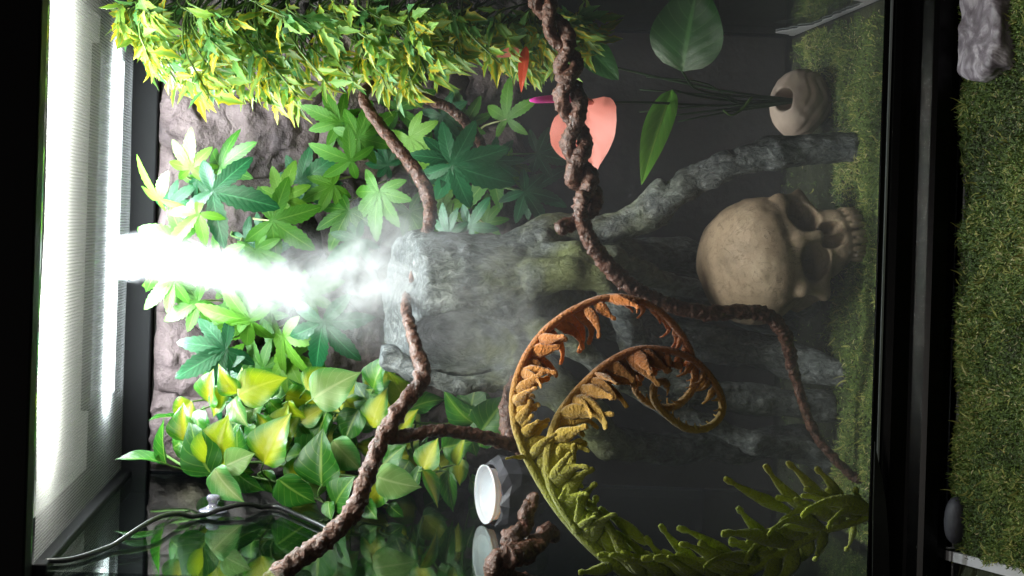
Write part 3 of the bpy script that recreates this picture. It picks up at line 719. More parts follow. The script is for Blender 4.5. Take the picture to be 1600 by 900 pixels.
# ------------------------------------------------------------------ heart-leaved plant (left)
hp = {}
for key in ('pothos', 'pothos_yellow', 'pothos_pale'):
    hp[key] = [mesh_np('heart_leaf', *blade(heart, 14, 4, fo, dr, 0, 9, wv)[:2], M[key], True, blade(heart, 14, 4, fo, dr, 0, 9, wv)[2]) for fo, dr, wv in ((.35, .25, .10), (.5, .4, .14), (.15, .5, .12), (.6, .15, .14))]
narrow_me = {key: mesh_np('heart_leaf_side', *blade(lambda t: heart(t) * 0.5, 11, 2, .9, .2, 0, 9, .1)[:2], M[key], True, blade(lambda t: heart(t) * 0.5, 11, 2, .9, .2, 0, 9, .1)[2]) for key in hp}
vinep = thing('heart_leaf_plant', P(430, 720, 0.39), 'trailing plant with glossy yellow and green heart-shaped leaves', 'plant', 'artificial plants in the tank')
L_ = [  # base px, tip px, depth, width flag, kind
    (290, 690, 281, 630, .28, 1, 'Y'), (332, 732, 352, 650, .26, 1, 'Y'), (352, 728, 396, 708, .24, 1, 'P'), (336, 732, 364, 788, .24, 1, 'P'), (368, 735, 398, 774, .26, 1, 'G'),
    (412, 724, 434, 650, .25, 1, 'Y'), (440, 692, 398, 648, .28, 1, 'Y'), (503, 760, 497, 672, .24, 1, 'G'), (435, 748, 489, 800, .24, 1, 'G'), (458, 757, 482, 706, .26, 1, 'Y'),
    (520, 688, 562, 738, .26, 1, 'P'), (522, 792, 541, 746, .22, 1, 'G'), (514, 784, 511, 828, .22, 1, 'G'), (602, 752, 562, 792, .22, 1, 'Y'), (588, 744, 644, 768, .21, 1, 'P'),
    (252, 722, 182, 706, .30, 0, 'G'), (260, 726, 243, 653, .31, 0, 'G'), (331, 742, 279, 674, .26, 1, 'G'), (276, 652, 232, 647, .30, 0, 'G'), (372, 614, 334, 582, .27, 1, 'Y'),
    (372, 618, 434, 582, .26, 1, 'Y'), (366, 622, 372, 664, .28, 1, 'P'), (420, 625, 445, 660, .29, 1, 'G'), (478, 608, 517, 570, .28, 1, 'Y'), (488, 624, 545, 582, .27, 1, 'P'),
    (470, 660, 505, 632, .29, 1, 'Y'), (584, 609, 588, 560, .27, 1, 'G'), (582, 668, 586, 612, .27, 1, 'Y'), (620, 650, 600, 690, .29, 1, 'G'), (735, 648, 738, 596, .27, 1, 'G'),
    (752, 674, 787, 624, .25, 1, 'G'), (742, 662, 688, 634, .28, 1, 'G'), (662, 734, 678, 684, .24, 1, 'Y'), (712, 727, 722, 683, .25, 0, 'Y'), (588, 738, 620, 698, .25, 1, 'G'),
    (645, 768, 655, 720, .24, 0, 'G'), (660, 734, 692, 792, .23, 0, 'Y'), (700, 735, 704, 808, .24, 0, 'G'), (570, 785, 586, 828, .22, 1, 'G'), (608, 788, 624, 822, .22, 1, 'G'),
    (624, 672, 644, 638, .27, 1, 'Y'), (560, 640, 535, 690, .28, 1, 'G'), (540, 625, 580, 655, .29, 1, 'Y'), (690, 700, 740, 690, .28, 1, 'G'), (640, 640, 690, 610, .3, 1, 'G'), (310, 640, 300, 690, .30, 1, 'G'),
    (455, 700, 400, 690, .30, 1, 'G'), (395, 640, 345, 655, .3, 1, 'P'), (270, 700, 320, 660, .31, 1, 'G'), (520, 660, 470, 650, .30, 1, 'G'), (640, 720, 610, 760, .27, 1, 'G'), (560, 600, 520, 615, .30, 1, 'Y')]
for _ in range(80):
    px = random.uniform(270, 770); py = random.uniform(590 + abs(px - 420) * 0.08, 770 - abs(px - 480) * 0.08)
    a = random.uniform(0, 6.28); L = random.uniform(38, 58)
    L_.append((px, py, px + L * math.cos(a), py + L * math.sin(a), random.uniform(.27, .385), 1, random.choice('GGGYYP')))
KEY = {'G': 'pothos', 'Y': 'pothos_yellow', 'P': 'pothos_pale'}
trunks = [[P(270, 690, .37), P(330, 735, .31), P(400, 722, .29), P(470, 735, .29), P(560, 745, .28), P(620, 750, .27), P(690, 735, .27)],
          [P(330, 600, .37), P(400, 640, .31), P(480, 640, .31), P(560, 650, .31), P(640, 660, .31), P(750, 665, .30)],
          [P(240, 700, .38), P(300, 735, .33), P(340, 738, .29), P(440, 755, .27), P(520, 788, .25), P(600, 780, .25)]]
for tr in trunks: stem(vinep, tr, 0.0016, 0.0012, 'stem_green', 6, 30, 'runner')
TP = np.vstack([catmull([tuple(p) for p in tr], 40) for tr in trunks])
for bx, by, tx, ty, Y, wf, kd in L_:
    b = P(bx, by, Y); tp_ = P(tx, ty, Y - random.uniform(-0.005, 0.02))
    b.x = max(b.x, XL + 0.006); tp_.x = max(tp_.x, XL + 0.004)
    d = tp_ - b; s = d.length
    nr = jit((0.05, -0.75, 0.55), 0.3) if wf else jit((0.8, -0.3, 0.3), 0.2)
    me = random.choice(hp[KEY[kd]]) if wf else narrow_me[KEY[kd]]
    lf = leaf_link(me, vinep, leaf_matrix(b, d, nr, s))
    j = np.argmin(((TP - np.array(b)) ** 2).sum(1)); q = Vector(TP[j])
    if (q - b).length > 0.004:
        under(lf, [q, (q + b) / 2 + Vector((0, 0, 0.005)), b + d * 0.03], 0.0010, 0.0008, 'stem_green')

# ------------------------------------------------------------------ stump ornament
def px_root(pts): return [(np.array(P(x, y, Y)), r * sc(Y)) for x, y, Y, r in pts]
roots = [px_root(p) for p in [
    [(790, 405, .24, 42), (850, 368, .24, 34), (950, 358, .24, 24), (1015, 332, .23, 25), (1070, 292, .22, 25), (1130, 255, .21, 22), (1210, 238, .205, 26), (1335, 232, .205, 27)],
    [(1000, 335, .23, 16), (1026, 284, .225, 11)],
    [(840, 432, .20, 36), (890, 425, .19, 24), (940, 432, .19, 22), (972, 475, .20, 22), (985, 540, .22, 20), (1080, 610, .22, 24), (1290, 640, .245, 26)],
    [(850, 520, .20, 30), (905, 545, .19, 18), (960, 590, .19, 14), (1050, 640, .21, 14), (1180, 690, .22, 18), (1300, 720, .245, 20)],
    [(800, 575, .22, 36), (870, 610, .22, 30), (925, 655, .22, 32), (945, 690, .23, 26), (1060, 700, .26, 26), (1250, 690, .29, 26)],
    [(860, 480, .26, 42), (960, 500, .28, 28), (1090, 530, .27, 30), (1220, 560, .25, 30), (1345, 595, .215, 24)],
    [(840, 400, .27, 40), (950, 395, .29, 30), (1060, 400, .31, 28), (1180, 420, .32, 28), (1265, 430, .335, 26)],
    [(840, 450, .30, 40), (1000, 450, .34, 34), (1230, 500, .37, 30)],
    [(850, 400, .22, 22), (905, 395, .20, 20), (960, 400, .20, 18), (1000, 430, .215, 18), (1040, 440, .24, 16), (1260, 480, .27, 22)],
    [(615, 560, .215, 26), (660, 588, .195, 15), (720, 600, .195, 13), (790, 592, .20, 18), (850, 580, .22, 26)]]]
trunkC = px_root([(640, 478, .255, 103), (720, 480, .25, 108), (790, 466, .245, 84), (870, 465, .255, 46)])
zt = P(597, 470, .25).z
sxm = sc(.25)
c0 = P(600, 478, .255)
def stump_sdf(G):
    w = G + (0.004 * np.stack([vnoise(G, 28), vnoise(G + 3, 28), vnoise(G + 9, 28)], -1)).astype(np.float32)
    d = None
    for a, b in zip(trunkC, trunkC[1:]):
        e = cap(w, a[0], b[0], a[1], b[1]); d = e if d is None else smin(d, e, 0.02)
    # flaring crown rim
    d = smin(d, cap(w, P(642, 478, .255), P(600, 478, .255), 0.069, 0.070), 0.012)
    rc2 = (G[..., 0] - c0.x) ** 2 + (G[..., 1] - c0.y) ** 2
    d = smax(d, G[..., 2] - (0.418 - 0.24 * (0.32 - G[..., 1])) + 1.6 * rc2 - 0.005 * vnoise(G, 40), 0.004)
    for rt in roots:
        for a, b in zip(rt, rt[1:]): d = smin(d, cap(w, a[0], b[0], a[1] * 0.92, b[1] * 0.92), 0.006)
    # bowl in the top, hollow in the front left, small pit under the rim
        c = P(718, 540, .185); d = smax(d, -ell(w, c, (0.027, 0.060, 0.050)), 0.004)
    c = P(640, 432, .195); d = smax(d, -ell(w, c, (0.014, 0.018, 0.009)), 0.004)
    # fold running across the trunk
    A, B = P(690, 415, .175), P(830, 560, .160); d = smax(d, -cap(w, A, B, 0.004, 0.020), 0.010)
    A, B = P(790, 365, .20), P(770, 420, .172); d = smax(d, -cap(w, A, B, 0.007, 0.004), 0.008)
    d = d + 0.0032 * np.abs(vnoise(G * np.array([1, 1, 0.4], np.float32), 75)) + 0.0016 * vnoise(G * np.array([1, 1, 0.45], np.float32), 130) + 0.0010 * vnoise(G, 260) - 0.0012
    return d.astype(np.float32)
V, Q = surface_nets(stump_sdf, (-0.235, 0.10, -0.004), (0.105, 0.405, 0.432), 0.0026)
solo('stump_ornament', V, Q, M['stump'], 'grey resin tree stump with a hollow and long spreading roots', 'ornament')

# ------------------------------------------------------------------ skull
def skull_sdf(G):
    A = G.copy(); A[..., 0] = np.abs(G[..., 0])
    d = ell(A, (0, .016, .094), (.059, .073, .056))
    d = smin(d, ell(A, (0, -.022, .086), (.050, .036, .040)), .02)
    d = smin(d, ell(A, (0, -.030, .046), (.036, .030, .044)), .012)
    d = smin(d, cap(A, (0, -.055, .072), (.043, -.040, .073), .0085, .0075), .007)      # brow
    d = smin(d, cap(A, (.043, -.040, .073), (.047, -.032, .050), .007, .0075), .006)    # outer orbit
    d = smin(d, cap(A, (.016, -.054, .046), (.047, -.030, .047), .008, .0075), .008)     # cheekbone
    d = smin(d, cap(A, (.047, -.030, .047), (.047, .020, .054), .006, .006), .006)       # zygomatic arch
    d = smin(d, cap(A, (0, -.060, .070), (0, -.066, .052), .0055, .0045), .006)         # nasal bone
    d = smin(d, ell(A, (0, -.050, .022), (.025, .020, .022)), .008)                     # upper jaw
    d = smax(d, -ell(A, (.0225, -.060, .0580), (.0175, .034, .0160)), .003)             # eye
    d = smax(d, -ell(A, (.0066, -.070, .0370), (.0064, .024, .0125)), .002)            # nose
    d = smax(d, -ell(A, (.066, -.022, .066), (.018, .026, .022)), .010)                 # temple
    d = smax(d, -ell(A, (.047, -.004, .020), (.018, .026, .020)), .006)                 # under the cheek
    for i in range(5):
        th = 0.16 + i * 0.30; x = .0245 * math.sin(th); y = -.047 - .0235 * math.cos(th)
        d = smin(d, ell(A, (x, y, .0085), (.0031, .0036, .0095)), .0008)
    d = smax(d, -(G[..., 2] - 0.001), .001)
    return (d + 0.0007 * vnoise(G, 120)).astype(np.float32)
V, Q = surface_nets(skull_sdf, (-.068, -.082, -.004), (.068, .096, .156), .0015)
cb = P(1225, 385, .21)
Rm = Matrix.Rotation(math.radians(17), 3, 'Z') @ Matrix.Rotation(math.radians(-11), 3, 'Y') @ Matrix.Rotation(math.radians(5), 3, 'X')
SK = 0.88
V = (V * SK * np.array([1.07, 1.0, 0.93])) @ np.array(Rm).T; V[:, 2] -= V[:, 2].min() - 0.0; V += np.array([cb.x, .224, -0.002])
solo('skull', V, Q, M['skull'], 'beige resin human skull without lower jaw resting on the moss', 'skull')

# ------------------------------------------------------------------ banded stone pot with flower plant
pc = P(1245, 160, .285)
def pot_sdf(G):
    r = np.stack([G[..., 0], G[..., 1], G[..., 2] - .026], -1)
    d = ell(r, (0, 0, 0), (.033, .031, .027))
    band = np.abs(((G[..., 2] * 85 + 1.3 * vnoise(G, 45) + 1.6 * G[..., 0] * 25) % 1.0) - 0.5)
    d = d + 0.0028 * np.clip(0.5 - band * 1.6, 0, 1) * np.clip((.034 - G[..., 2]) / .008, 0, 1)
    d = smax(d, -cap(G, (.001, -.008, .034), (.001, -.030, .07), .009, .013), .002)
    d = smax(d, -(G[..., 2]), .001)
    return (d + .0008 * vnoise(G, 150) + .0035 * vnoise(G + 2, 32)).astype(np.float32)
V, Q = surface_nets(pot_sdf, (-.038, -.038, -.003), (.038, .038, .062), .0013)
solo('stone_pot', V + np.array([pc.x, .285, -0.001]), Q, M['pot'], 'round beige stone pot with wavy bands holding the flower stems', 'pot')

fp = thing('flowering_plant', (pc.x, .282, .02), 'flowering plant with salmon pink blooms and broad leaves in the stone pot', 'plant', 'artificial plants in the tank')
o = Vector((pc.x + .001, .278, .024))
def leafpart(name, mat, shape, b, tip, nr, fold=.25, droop=.15, wave=.03, n=15, m=4):
    v, f, a = blade(shape, n, m, fold, droop, 0, 9, wave); me = mesh_np(name, v, f, M[mat], True, a)
    link(name, me, fp, leaf_matrix(b, tip - b, nr, (tip - b).length))
b1, t1 = P(1066, 112, .22), P(1085, -25, .20)
leafpart('leaf', 'big_leaf', lambda t: ovate(t) * 1.30, b1, t1, (0.15, -0.85, 0.5), .2, .12)
stem(fp, [o, P(1150, 150, .27), P(1090, 140, .24), b1], .0013, .0010, 'stem_dark', 6, 16)
b2, t2 = P(1050, 140, .24), P(1000, 284, .20)
leafpart('leaf', 'lance_leaf', lambda t: narrow(t) * 0.85, b2, t2, (0.3, -0.8, 0.5), .5, .05)
stem(fp, [o, P(1150, 158, .27), P(1090, 150, .25), b2], .0013, .0010, 'stem_dark', 6, 16)
b3, t3 = P(930, 160, .19), P(932, 275, .16)
stem(fp, [o, P(1130, 165, .26), P(1010, 160, .22), b3 + Vector((0, .004, 0))], .0014, .0012, 'stem_dark', 6, 18)
leafpart('petal', 'petal', lambda t: heart(t) * 1.12, P(914, 158, .19), P(926, 275, .165), (0.05, -0.75, 0.66), .42, .05, .06, 18, 5)
leafpart('leaf', 'big_leaf', lambda t: ovate(t) * 0.8, P(905, 60, .26), P(960, 118, .23), (0.3, -0.7, 0.5), .3, .2)
spc = catmull([tuple(P(925, 160, .165)), tuple(P(885, 154, .145)), tuple(P(828, 157, .135))], 14)
V, Fc = tube(spc, np.interp(np.linspace(0, 1, 14), [0, .1, .7, .92, 1], [.0022, .0036, .0036, .0028, .0010]), 10); part('spadix', V, Fc, M['spadix'], fp)
b4 = P(818, 70, .20)
stem(fp, [o, P(1120, 140, .27), P(960, 105, .26), P(860, 80, .22), b4], .0013, .0010, 'stem_dark', 6, 20)
leafpart('petal', 'petal_red', lambda t: narrow(t) * 0.7, P(822, 72, .15), P(812, 142, .14), (-0.3, -0.8, 0.4), .4, .1)
leafpart('petal', 'petal', lambda t: narrow(t) * 1.0, P(812, 78, .155), P(770, 88, .15), (-0.1, -0.8, 0.5), .4, .1)
for k, (ax, ay, ex, ey) in enumerate([(1100, 130, 1010, 120), (1120, 150, 1000, 140), (1110, 165, 1000, 175), (1120, 172, 1040, 182), (1130, 176, 1060, 190)]):
    stem(fp, [o, P(1160, 160 + k * 3, .27), P(ax, ay, .26), P(ex, ey, .25)], .0012, .0007, 'stem_dark', 5, 12)
C = catmull([tuple(P(1175, 152, .24)), tuple(P(1160, 170, .235)), tuple(P(1143, 180, .23)), tuple(P(1130, 172, .23))], 12)
V, Fc = tube(C, np.linspace(.0014, .0009, 12), 6); part('tendril', V, Fc, M['stem_green'], fp)

# ------------------------------------------------------------------ vines
def vine_mesh(C, R, lump=0.36, ls=190, k=20):
    C = np.asarray(C); n = len(C); V, Fc = tube(C, R, k)
    cen = np.repeat(C, k, axis=0); W = V[:n * k]; dr = W - cen
    ln = np.linalg.norm(dr, axis=1)[:, None]
    nz = vnoise(W, ls) * 0.65 + vnoise(W + 5, ls * 2.3) * 0.5
    nz = np.abs(nz) * 1.5 - 0.33                                   # knobbly, with sharp creases
    sl = np.concatenate([[0], np.cumsum(np.linalg.norm(np.diff(C, axis=0), axis=1))]); th = np.tile(np.arange(k) * 2 * math.pi / k, n)
    rope = np.sin(3 * th + np.repeat(sl, k) * 330 + 1.5 * vnoise(W, 60)) * 0.08
    V[:n * k] = cen + dr * (1 + rope + lump * nz)[:, None]
    return V, Fc
def px_curve(pts, step=0.0011):
    w = [tuple(P(x, y, Y)) + (r * sc(Y),) for x, y, Y, r in pts]
    L = sum((Vector(a[:3]) - Vector(b[:3])).length for a, b in zip(w, w[1:])); n = max(12, int(L / step))
    c = catmull(w, n); return c[:, :3], np.maximum(c[:, 3] * 0.88, 0.0005)
def twist(C, R, turns, sep):
    T, N, B = frames(C); a = np.linspace(0, 2 * math.pi * turns, len(C)); out = []
    for ph in (0, math.pi):
        out.append((C + (np.cos(a + ph)[:, None] * N + np.sin(a + ph)[:, None] * B) * (R * sep)[:, None], R * 0.60))
    return out
VG = 'bendy brown vines'
va = thing('twisted_vine', P(905, 250, .11), 'brown vine of two twisted strands crossing in front of the pink flower', 'vine', VG)
C, R = px_curve([(838, -25, .10, 19), (858, 25, .10, 20), (888, 80, .10, 19), (886, 130, .10, 22), (900, 200, .11, 22), (903, 260, .11, 22), (918, 300, .115, 22), (925, 335, .12, 15)])
for c_, r_ in twist(C, R, 3.6, 0.68):
    V, Fc = vine_mesh(c_, r_); part('strand', V, Fc, M['vine'], va)
C, R = px_curve([(912, 300, .105, 13), (908, 335, .105, 13), (925, 380, .11, 14), (965, 430, .12, 15), (1020, 468, .125, 14), (1100, 488, .13, 13), (1180, 488, .135, 13), (1222, 515, .14, 12), (1243, 590, .16, 9), (1275, 680, .165, 8), (1330, 742, .165, 8), (1362, 752, .16, 7)])
V, Fc = vine_mesh(C, R); part('strand', V, Fc, M['vine'], va)
C, R = px_curve([(922, 325, .12, 12), (900, 345, .115, 13), (872, 358, .11, 13)])
V, Fc = vine_mesh(C, R); part('cut_stub', V, Fc, M['vine'], va)
vb = thing('vine_branch', P(640, 260, .27), 'arched brown vine dropping into the top of the stump', 'vine', VG)
C, R = px_curve([(590, 120, .30, 9), (568, 150, .27, 9), (585, 185, .26, 10), (625, 235, .255, 11), (660, 285, .25, 12), (672, 330, .245, 12), (665, 370, .24, 10), (652, 405, .235, 8), (645, 440, .225, 8)])
V, Fc = vine_mesh(C, R, .22, 220); part('strand', V, Fc, M['vine'], vb)
vb2 = thing('vine_branch', P(700, 180, .30), 'short brown vine slanting behind the hanging bush', 'vine', VG)
C, R = px_curve([(600, 120, .33, 8), (650, 148, .31, 9), (700, 168, .31, 9), (735, 200, .32, 9), (765, 245, .36, 8)])
V, Fc = vine_mesh(C, R, .22, 220); part('strand', V, Fc, M['vine'], vb2)
vc = thing('vine_branch', P(560, 780, .06), 'knobbly brown vine running from the stump hollow to the side glass', 'vine', VG)
C, R = px_curve([(636, 462, .225, 8), (634, 482, .19, 9), (640, 508, .16, 10), (650, 545, .14, 12), (660, 590, .12, 15), (632, 630, .10, 15), (600, 680, .085, 15), (575, 740, .07, 15), (550, 800, .055, 16), (500, 850, .04, 17), (450, 885, .03, 17), (400, 925, .025, 17)])
V, Fc = vine_mesh(C, R, .32, 150); part('strand', V, Fc, M['vine'], vc)
C, R = px_curve([(598, 688, .085, 9), (630, 682, .09, 11), (690, 672, .10, 11), (750, 682, .11, 12), (800, 695, .12, 12), (830, 705, .13, 11), (860, 720, .15, 9)])
V, Fc = vine_mesh(C, R, .32, 170); part('side_strand', V, Fc, M['vine'], vc)
vd = thing('vine_branch', P(795, 660, .17), 'thick dim vine stub standing behind the curled fern', 'vine', VG)
C, R = px_curve([(812, 578, .205, 8), (794, 615, .18, 10), (792, 648, .17, 13), (800, 682, .165, 16), (825, 708, .16, 13), (862, 722, .152, 9)])
V, Fc = vine_mesh(C, R, .25, 170); part('strand', V, Fc, M['vine'], vd)
ve = thing('knotted_vine', P(810, 850, .05), 'dark knotted vine end curled beside the white cup', 'vine', VG)
C, R = px_curve([(838, 772, .055, 8), (830, 785, .055, 12), (822, 805, .05, 14), (822, 822, .05, 13), (800, 840, .045, 17), (812, 862, .04, 20), (840, 848, .055, 16), (855, 830, .075, 15), (868, 840, .09, 10)])
V, Fc = vine_mesh(C, R, .35, 150); part('strand', V, Fc, M['vine'], ve)
C, R = px_curve([(845, 850, .045, 12), (812, 865, .03, 20), (780, 875, .028, 20), (775, 895, .03, 20), (800, 905, .035, 18), (840, 915, .04, 14)])
V, Fc = vine_mesh(C, R, .35, 150); part('strand', V, Fc, M['vine'], ve)

# ------------------------------------------------------------------ cup ledge on the side glass
hc = P(772, 772, .215); r0 = 0.0262
led_t = thing('cup_ledge', (hc.x, .215, hc.z - .05), 'faceted slate-grey ledge fixed to the side glass beneath the heart-leaved plant', 'ledge')
k = 22; rows = [(0.004, 0.030), (-0.004, 0.034), (-0.016, 0.033), (-0.030, 0.027), (-0.044, 0.018), (-0.052, 0.008)]
V = []
rr = random.Random(4)
for dz, rad in rows:
    for j in range(k):
        a = 2 * math.pi * j / k; q = rad * rr.uniform(0.96, 1.05)
        V.append((max(hc.x + q * math.cos(a), XL + 0.0006), hc.y + q * math.sin(a), hc.z + dz + rr.uniform(-.003, .003)))
Fc = [(i * k + j, (i + 1) * k + j, (i + 1) * k + (j + 1) % k, i * k + (j + 1) % k) for i in range(len(rows) - 1) for j in range(k)]
ci = len(V); V.append((hc.x, hc.y, hc.z - .054)); Fc += [((len(rows) - 1) * k + (j + 1) % k, (len(rows) - 1) * k + j, ci) for j in range(k)]
# inner well under the cup
w0 = len(V)
for j in range(k):
    a = 2 * math.pi * j / k; V.append((max(hc.x + .0268 * math.cos(a), XL + 0.0008), hc.y + .0268 * math.sin(a), hc.z + .003))
for j in range(k):
    a = 2 * math.pi * j / k; V.append((max(hc.x + .0262 * math.cos(a), XL + 0.0008), hc.y + .0262 * math.sin(a), hc.z - .024))
Fc += [(j, (j + 1) % k, w0 + (j + 1) % k, w0 + j) for j in range(k)] + [(w0 + j, w0 + (j + 1) % k, w0 + k + (j + 1) % k, w0 + k + j) for j in range(k)] + [tuple(w0 + k + j for j in range(k))]
def lathe(profile, k, c):
    V = [(c.x + r * math.cos(2 * math.pi * j / k), c.y + r * math.sin(2 * math.pi * j / k), c.z + z) for r, z in profile for j in range(k)]
    Fc = [(i * k + j, i * k + (j + 1) % k, (i + 1) * k + (j + 1) % k, (i + 1) * k + j) for i in range(len(profile) - 1) for j in range(k)]
    return V, Fc
def tilt(V):
    q = np.array(V, float) - np.array(hc); a = math.radians(15); c_, s_ = math.cos(a), math.sin(a)
    return np.stack([q[:, 0], q[:, 1] * c_ - q[:, 2] * s_, q[:, 1] * s_ + q[:, 2] * c_], 1) + np.array(hc)
part('ledge_body', tilt(V), Fc, M['slate'], led_t, False)
cup = thing('cup', (hc.x, hc.y, hc.z - .02), 'white plastic feeding cup sunk in the slate ledge', 'cup')
V, Fc = lathe([(.0001, -.020), (.019, -.020), (.0235, .004), (.0252, .0085), (.0262, .0095), (.0258, .0072), (.0238, .0050), (.0222, .003), (.0175, -.0185), (.0001, -.0185)], 36, hc)
part('cup_body', tilt(V), Fc, M['white_plastic'], cup)

# ------------------------------------------------------------------ cable and suction cup
C = catmull([tuple(P(x, y, Y)) for x, y, Y in [(70, 925, .02), (115, 895, .03), (180, 850, .08), (240, 812, .14), (275, 803, .18), (310, 808, .20), (345, 796, .215), (390, 788, .235), (430, 805, .25), (470, 822, .21), (515, 832, .16), (535, 822, .13)]], 90)
C[:, 0] = np.maximum(C[:, 0], XL + 0.003)
V, Fc = tube(C, 0.0021, 10)
solo('cable', V, Fc, M['cable'], 'thin black cable running down along the side glass', 'cable')
sp_ = P(333, 800, .232); sp_.x = XL + 0.0006
scup = thing('suction_cup', sp_, 'small clear suction cup holding the black cable to the glass', 'suction cup')
prof = [(.0005, 0), (.0135, 0), (.0128, .0012), (.008, .0032), (.0046, .0055), (.0042, .0085), (.0062, .0105), (.0064, .0135), (.0045, .015), (.0005, .0152)]
V, Fc = lathe(prof, 28, Vector((0, 0, 0))); V = [(sp_.x + z, sp_.y + y, sp_.z - x) for x, y, z in V]
part('cup_body', V, Fc, M['clear_plastic'], scup)

# ------------------------------------------------------------------ fern
fern = thing('curled_fern', (P(1345, 815, .06).x, .06, 0.0), 'fuzzy fern with coiled orange tips and lime green lower fingers', 'fern', 'artificial plants in the tank')
def fcol(px, py):
    g = np.clip((py - 560) / 230, 0, 1); r = np.clip((px - 860) / 200, 0, 1)
    org = np.array([0.78, 0.26, 0.03]) * (1 - 0.45 * r) + np.array([0.40, 0.08, 0.03]) * 0.5 * r
    yel = np.array([0.70, 0.52, 0.06]); grn = np.array([0.56, 0.66, 0.05])
    c = org + (yel - org) * min(1, g * 1.7)
    return c + (grn - c) * np.clip((g - 0.5) * 2, 0, 1)
def rachis(pts, n):
    w = [(x, y, Y, r) for x, y, Y, r in pts]; c = catmull(w, n)
    C = np.array([tuple(P(a[0], a[1], a[2])) for a in c]); R = c[:, 3] * np.array([sc(a[2]) for a in c])
    return c, C, R
def put_tube(name, C, R, cols, k=8, flat=1.0):
    V, Fc = tube(C, R, k, flat); n = len(C)
    A = np.vstack([np.repeat(cols, k, axis=0), cols[:1], cols[-1:]])
    V = V + 0.00035 * np.stack([vnoise(V, 450), vnoise(V + 3, 450), vnoise(V + 7, 450)], -1)
    return part(name, V, Fc, M['fern'], fern, True, A)
stems_ = {
 'outer': [(1395, 790, .03, 6), (1345, 812, .04, 6), (1280, 832, .045, 7), (1225, 862, .045, 8), (1160, 896, .045, 8), (1080, 915, .045, 9), (1000, 905, .045, 9), (945, 870, .045, 10), (890, 815, .045, 10), (850, 760, .045, 9), (818, 700, .045, 8), (803, 640, .045, 8), (812, 580, .045, 7), (848, 522, .05, 7), (900, 482, .05, 6), (960, 464, .05, 6), (1020, 480, .05, 6), (1062, 520, .05, 6), (1083, 565, .05, 6), (1083, 605, .05, 6), (1058, 633, .05, 6), (1028, 636, .05, 6), (1000, 620, .05, 5), (992, 598, .05, 5), (1012, 578, .05, 4)],
 'inner': [(905, 830, .040, 9), (872, 780, .038, 9), (857, 735, .036, 9), (862, 680, .036, 8), (885, 632, .038, 7), (932, 582, .04, 7), (985, 549, .042, 6), (1040, 547, .044, 6), (1088, 566, .046, 6), (1122, 608, .046, 6), (1128, 645, .044, 6), (1106, 668, .042, 6), (1075, 670, .04, 6), (1046, 652, .04, 6), (1024, 628, .04, 6), (1022, 604, .04, 6), (1036, 596, .04, 6), (1044, 604, .04, 6)]}
def pinna(px, py, Y, dx, dy, L, W, cv, dY, knob=0.42):
    n = 14; pts = []
    for i in range(n):
        t = i / (n - 1); a = cv * t * t
        ux, uy = dx * math.cos(a) - dy * math.sin(a), dx * math.sin(a) + dy * math.cos(a)
        pts.append((px + ux * L * t, py + uy * L * t, Y + dY * t))
    C = np.array([tuple(P(*q)) for q in pts])
    r = np.interp(np.linspace(0, 1, n), [0, .08, .35, .62, .84, .93, 1], [.35, .6, 1.0, .62, .30, knob, knob * .75]) * W * sc(Y)
    cols = np.array([fcol(q[0], q[1]) * (1.0 + 0.35 * i / n) for i, q in enumerate(pts)])
    return C, r, cols
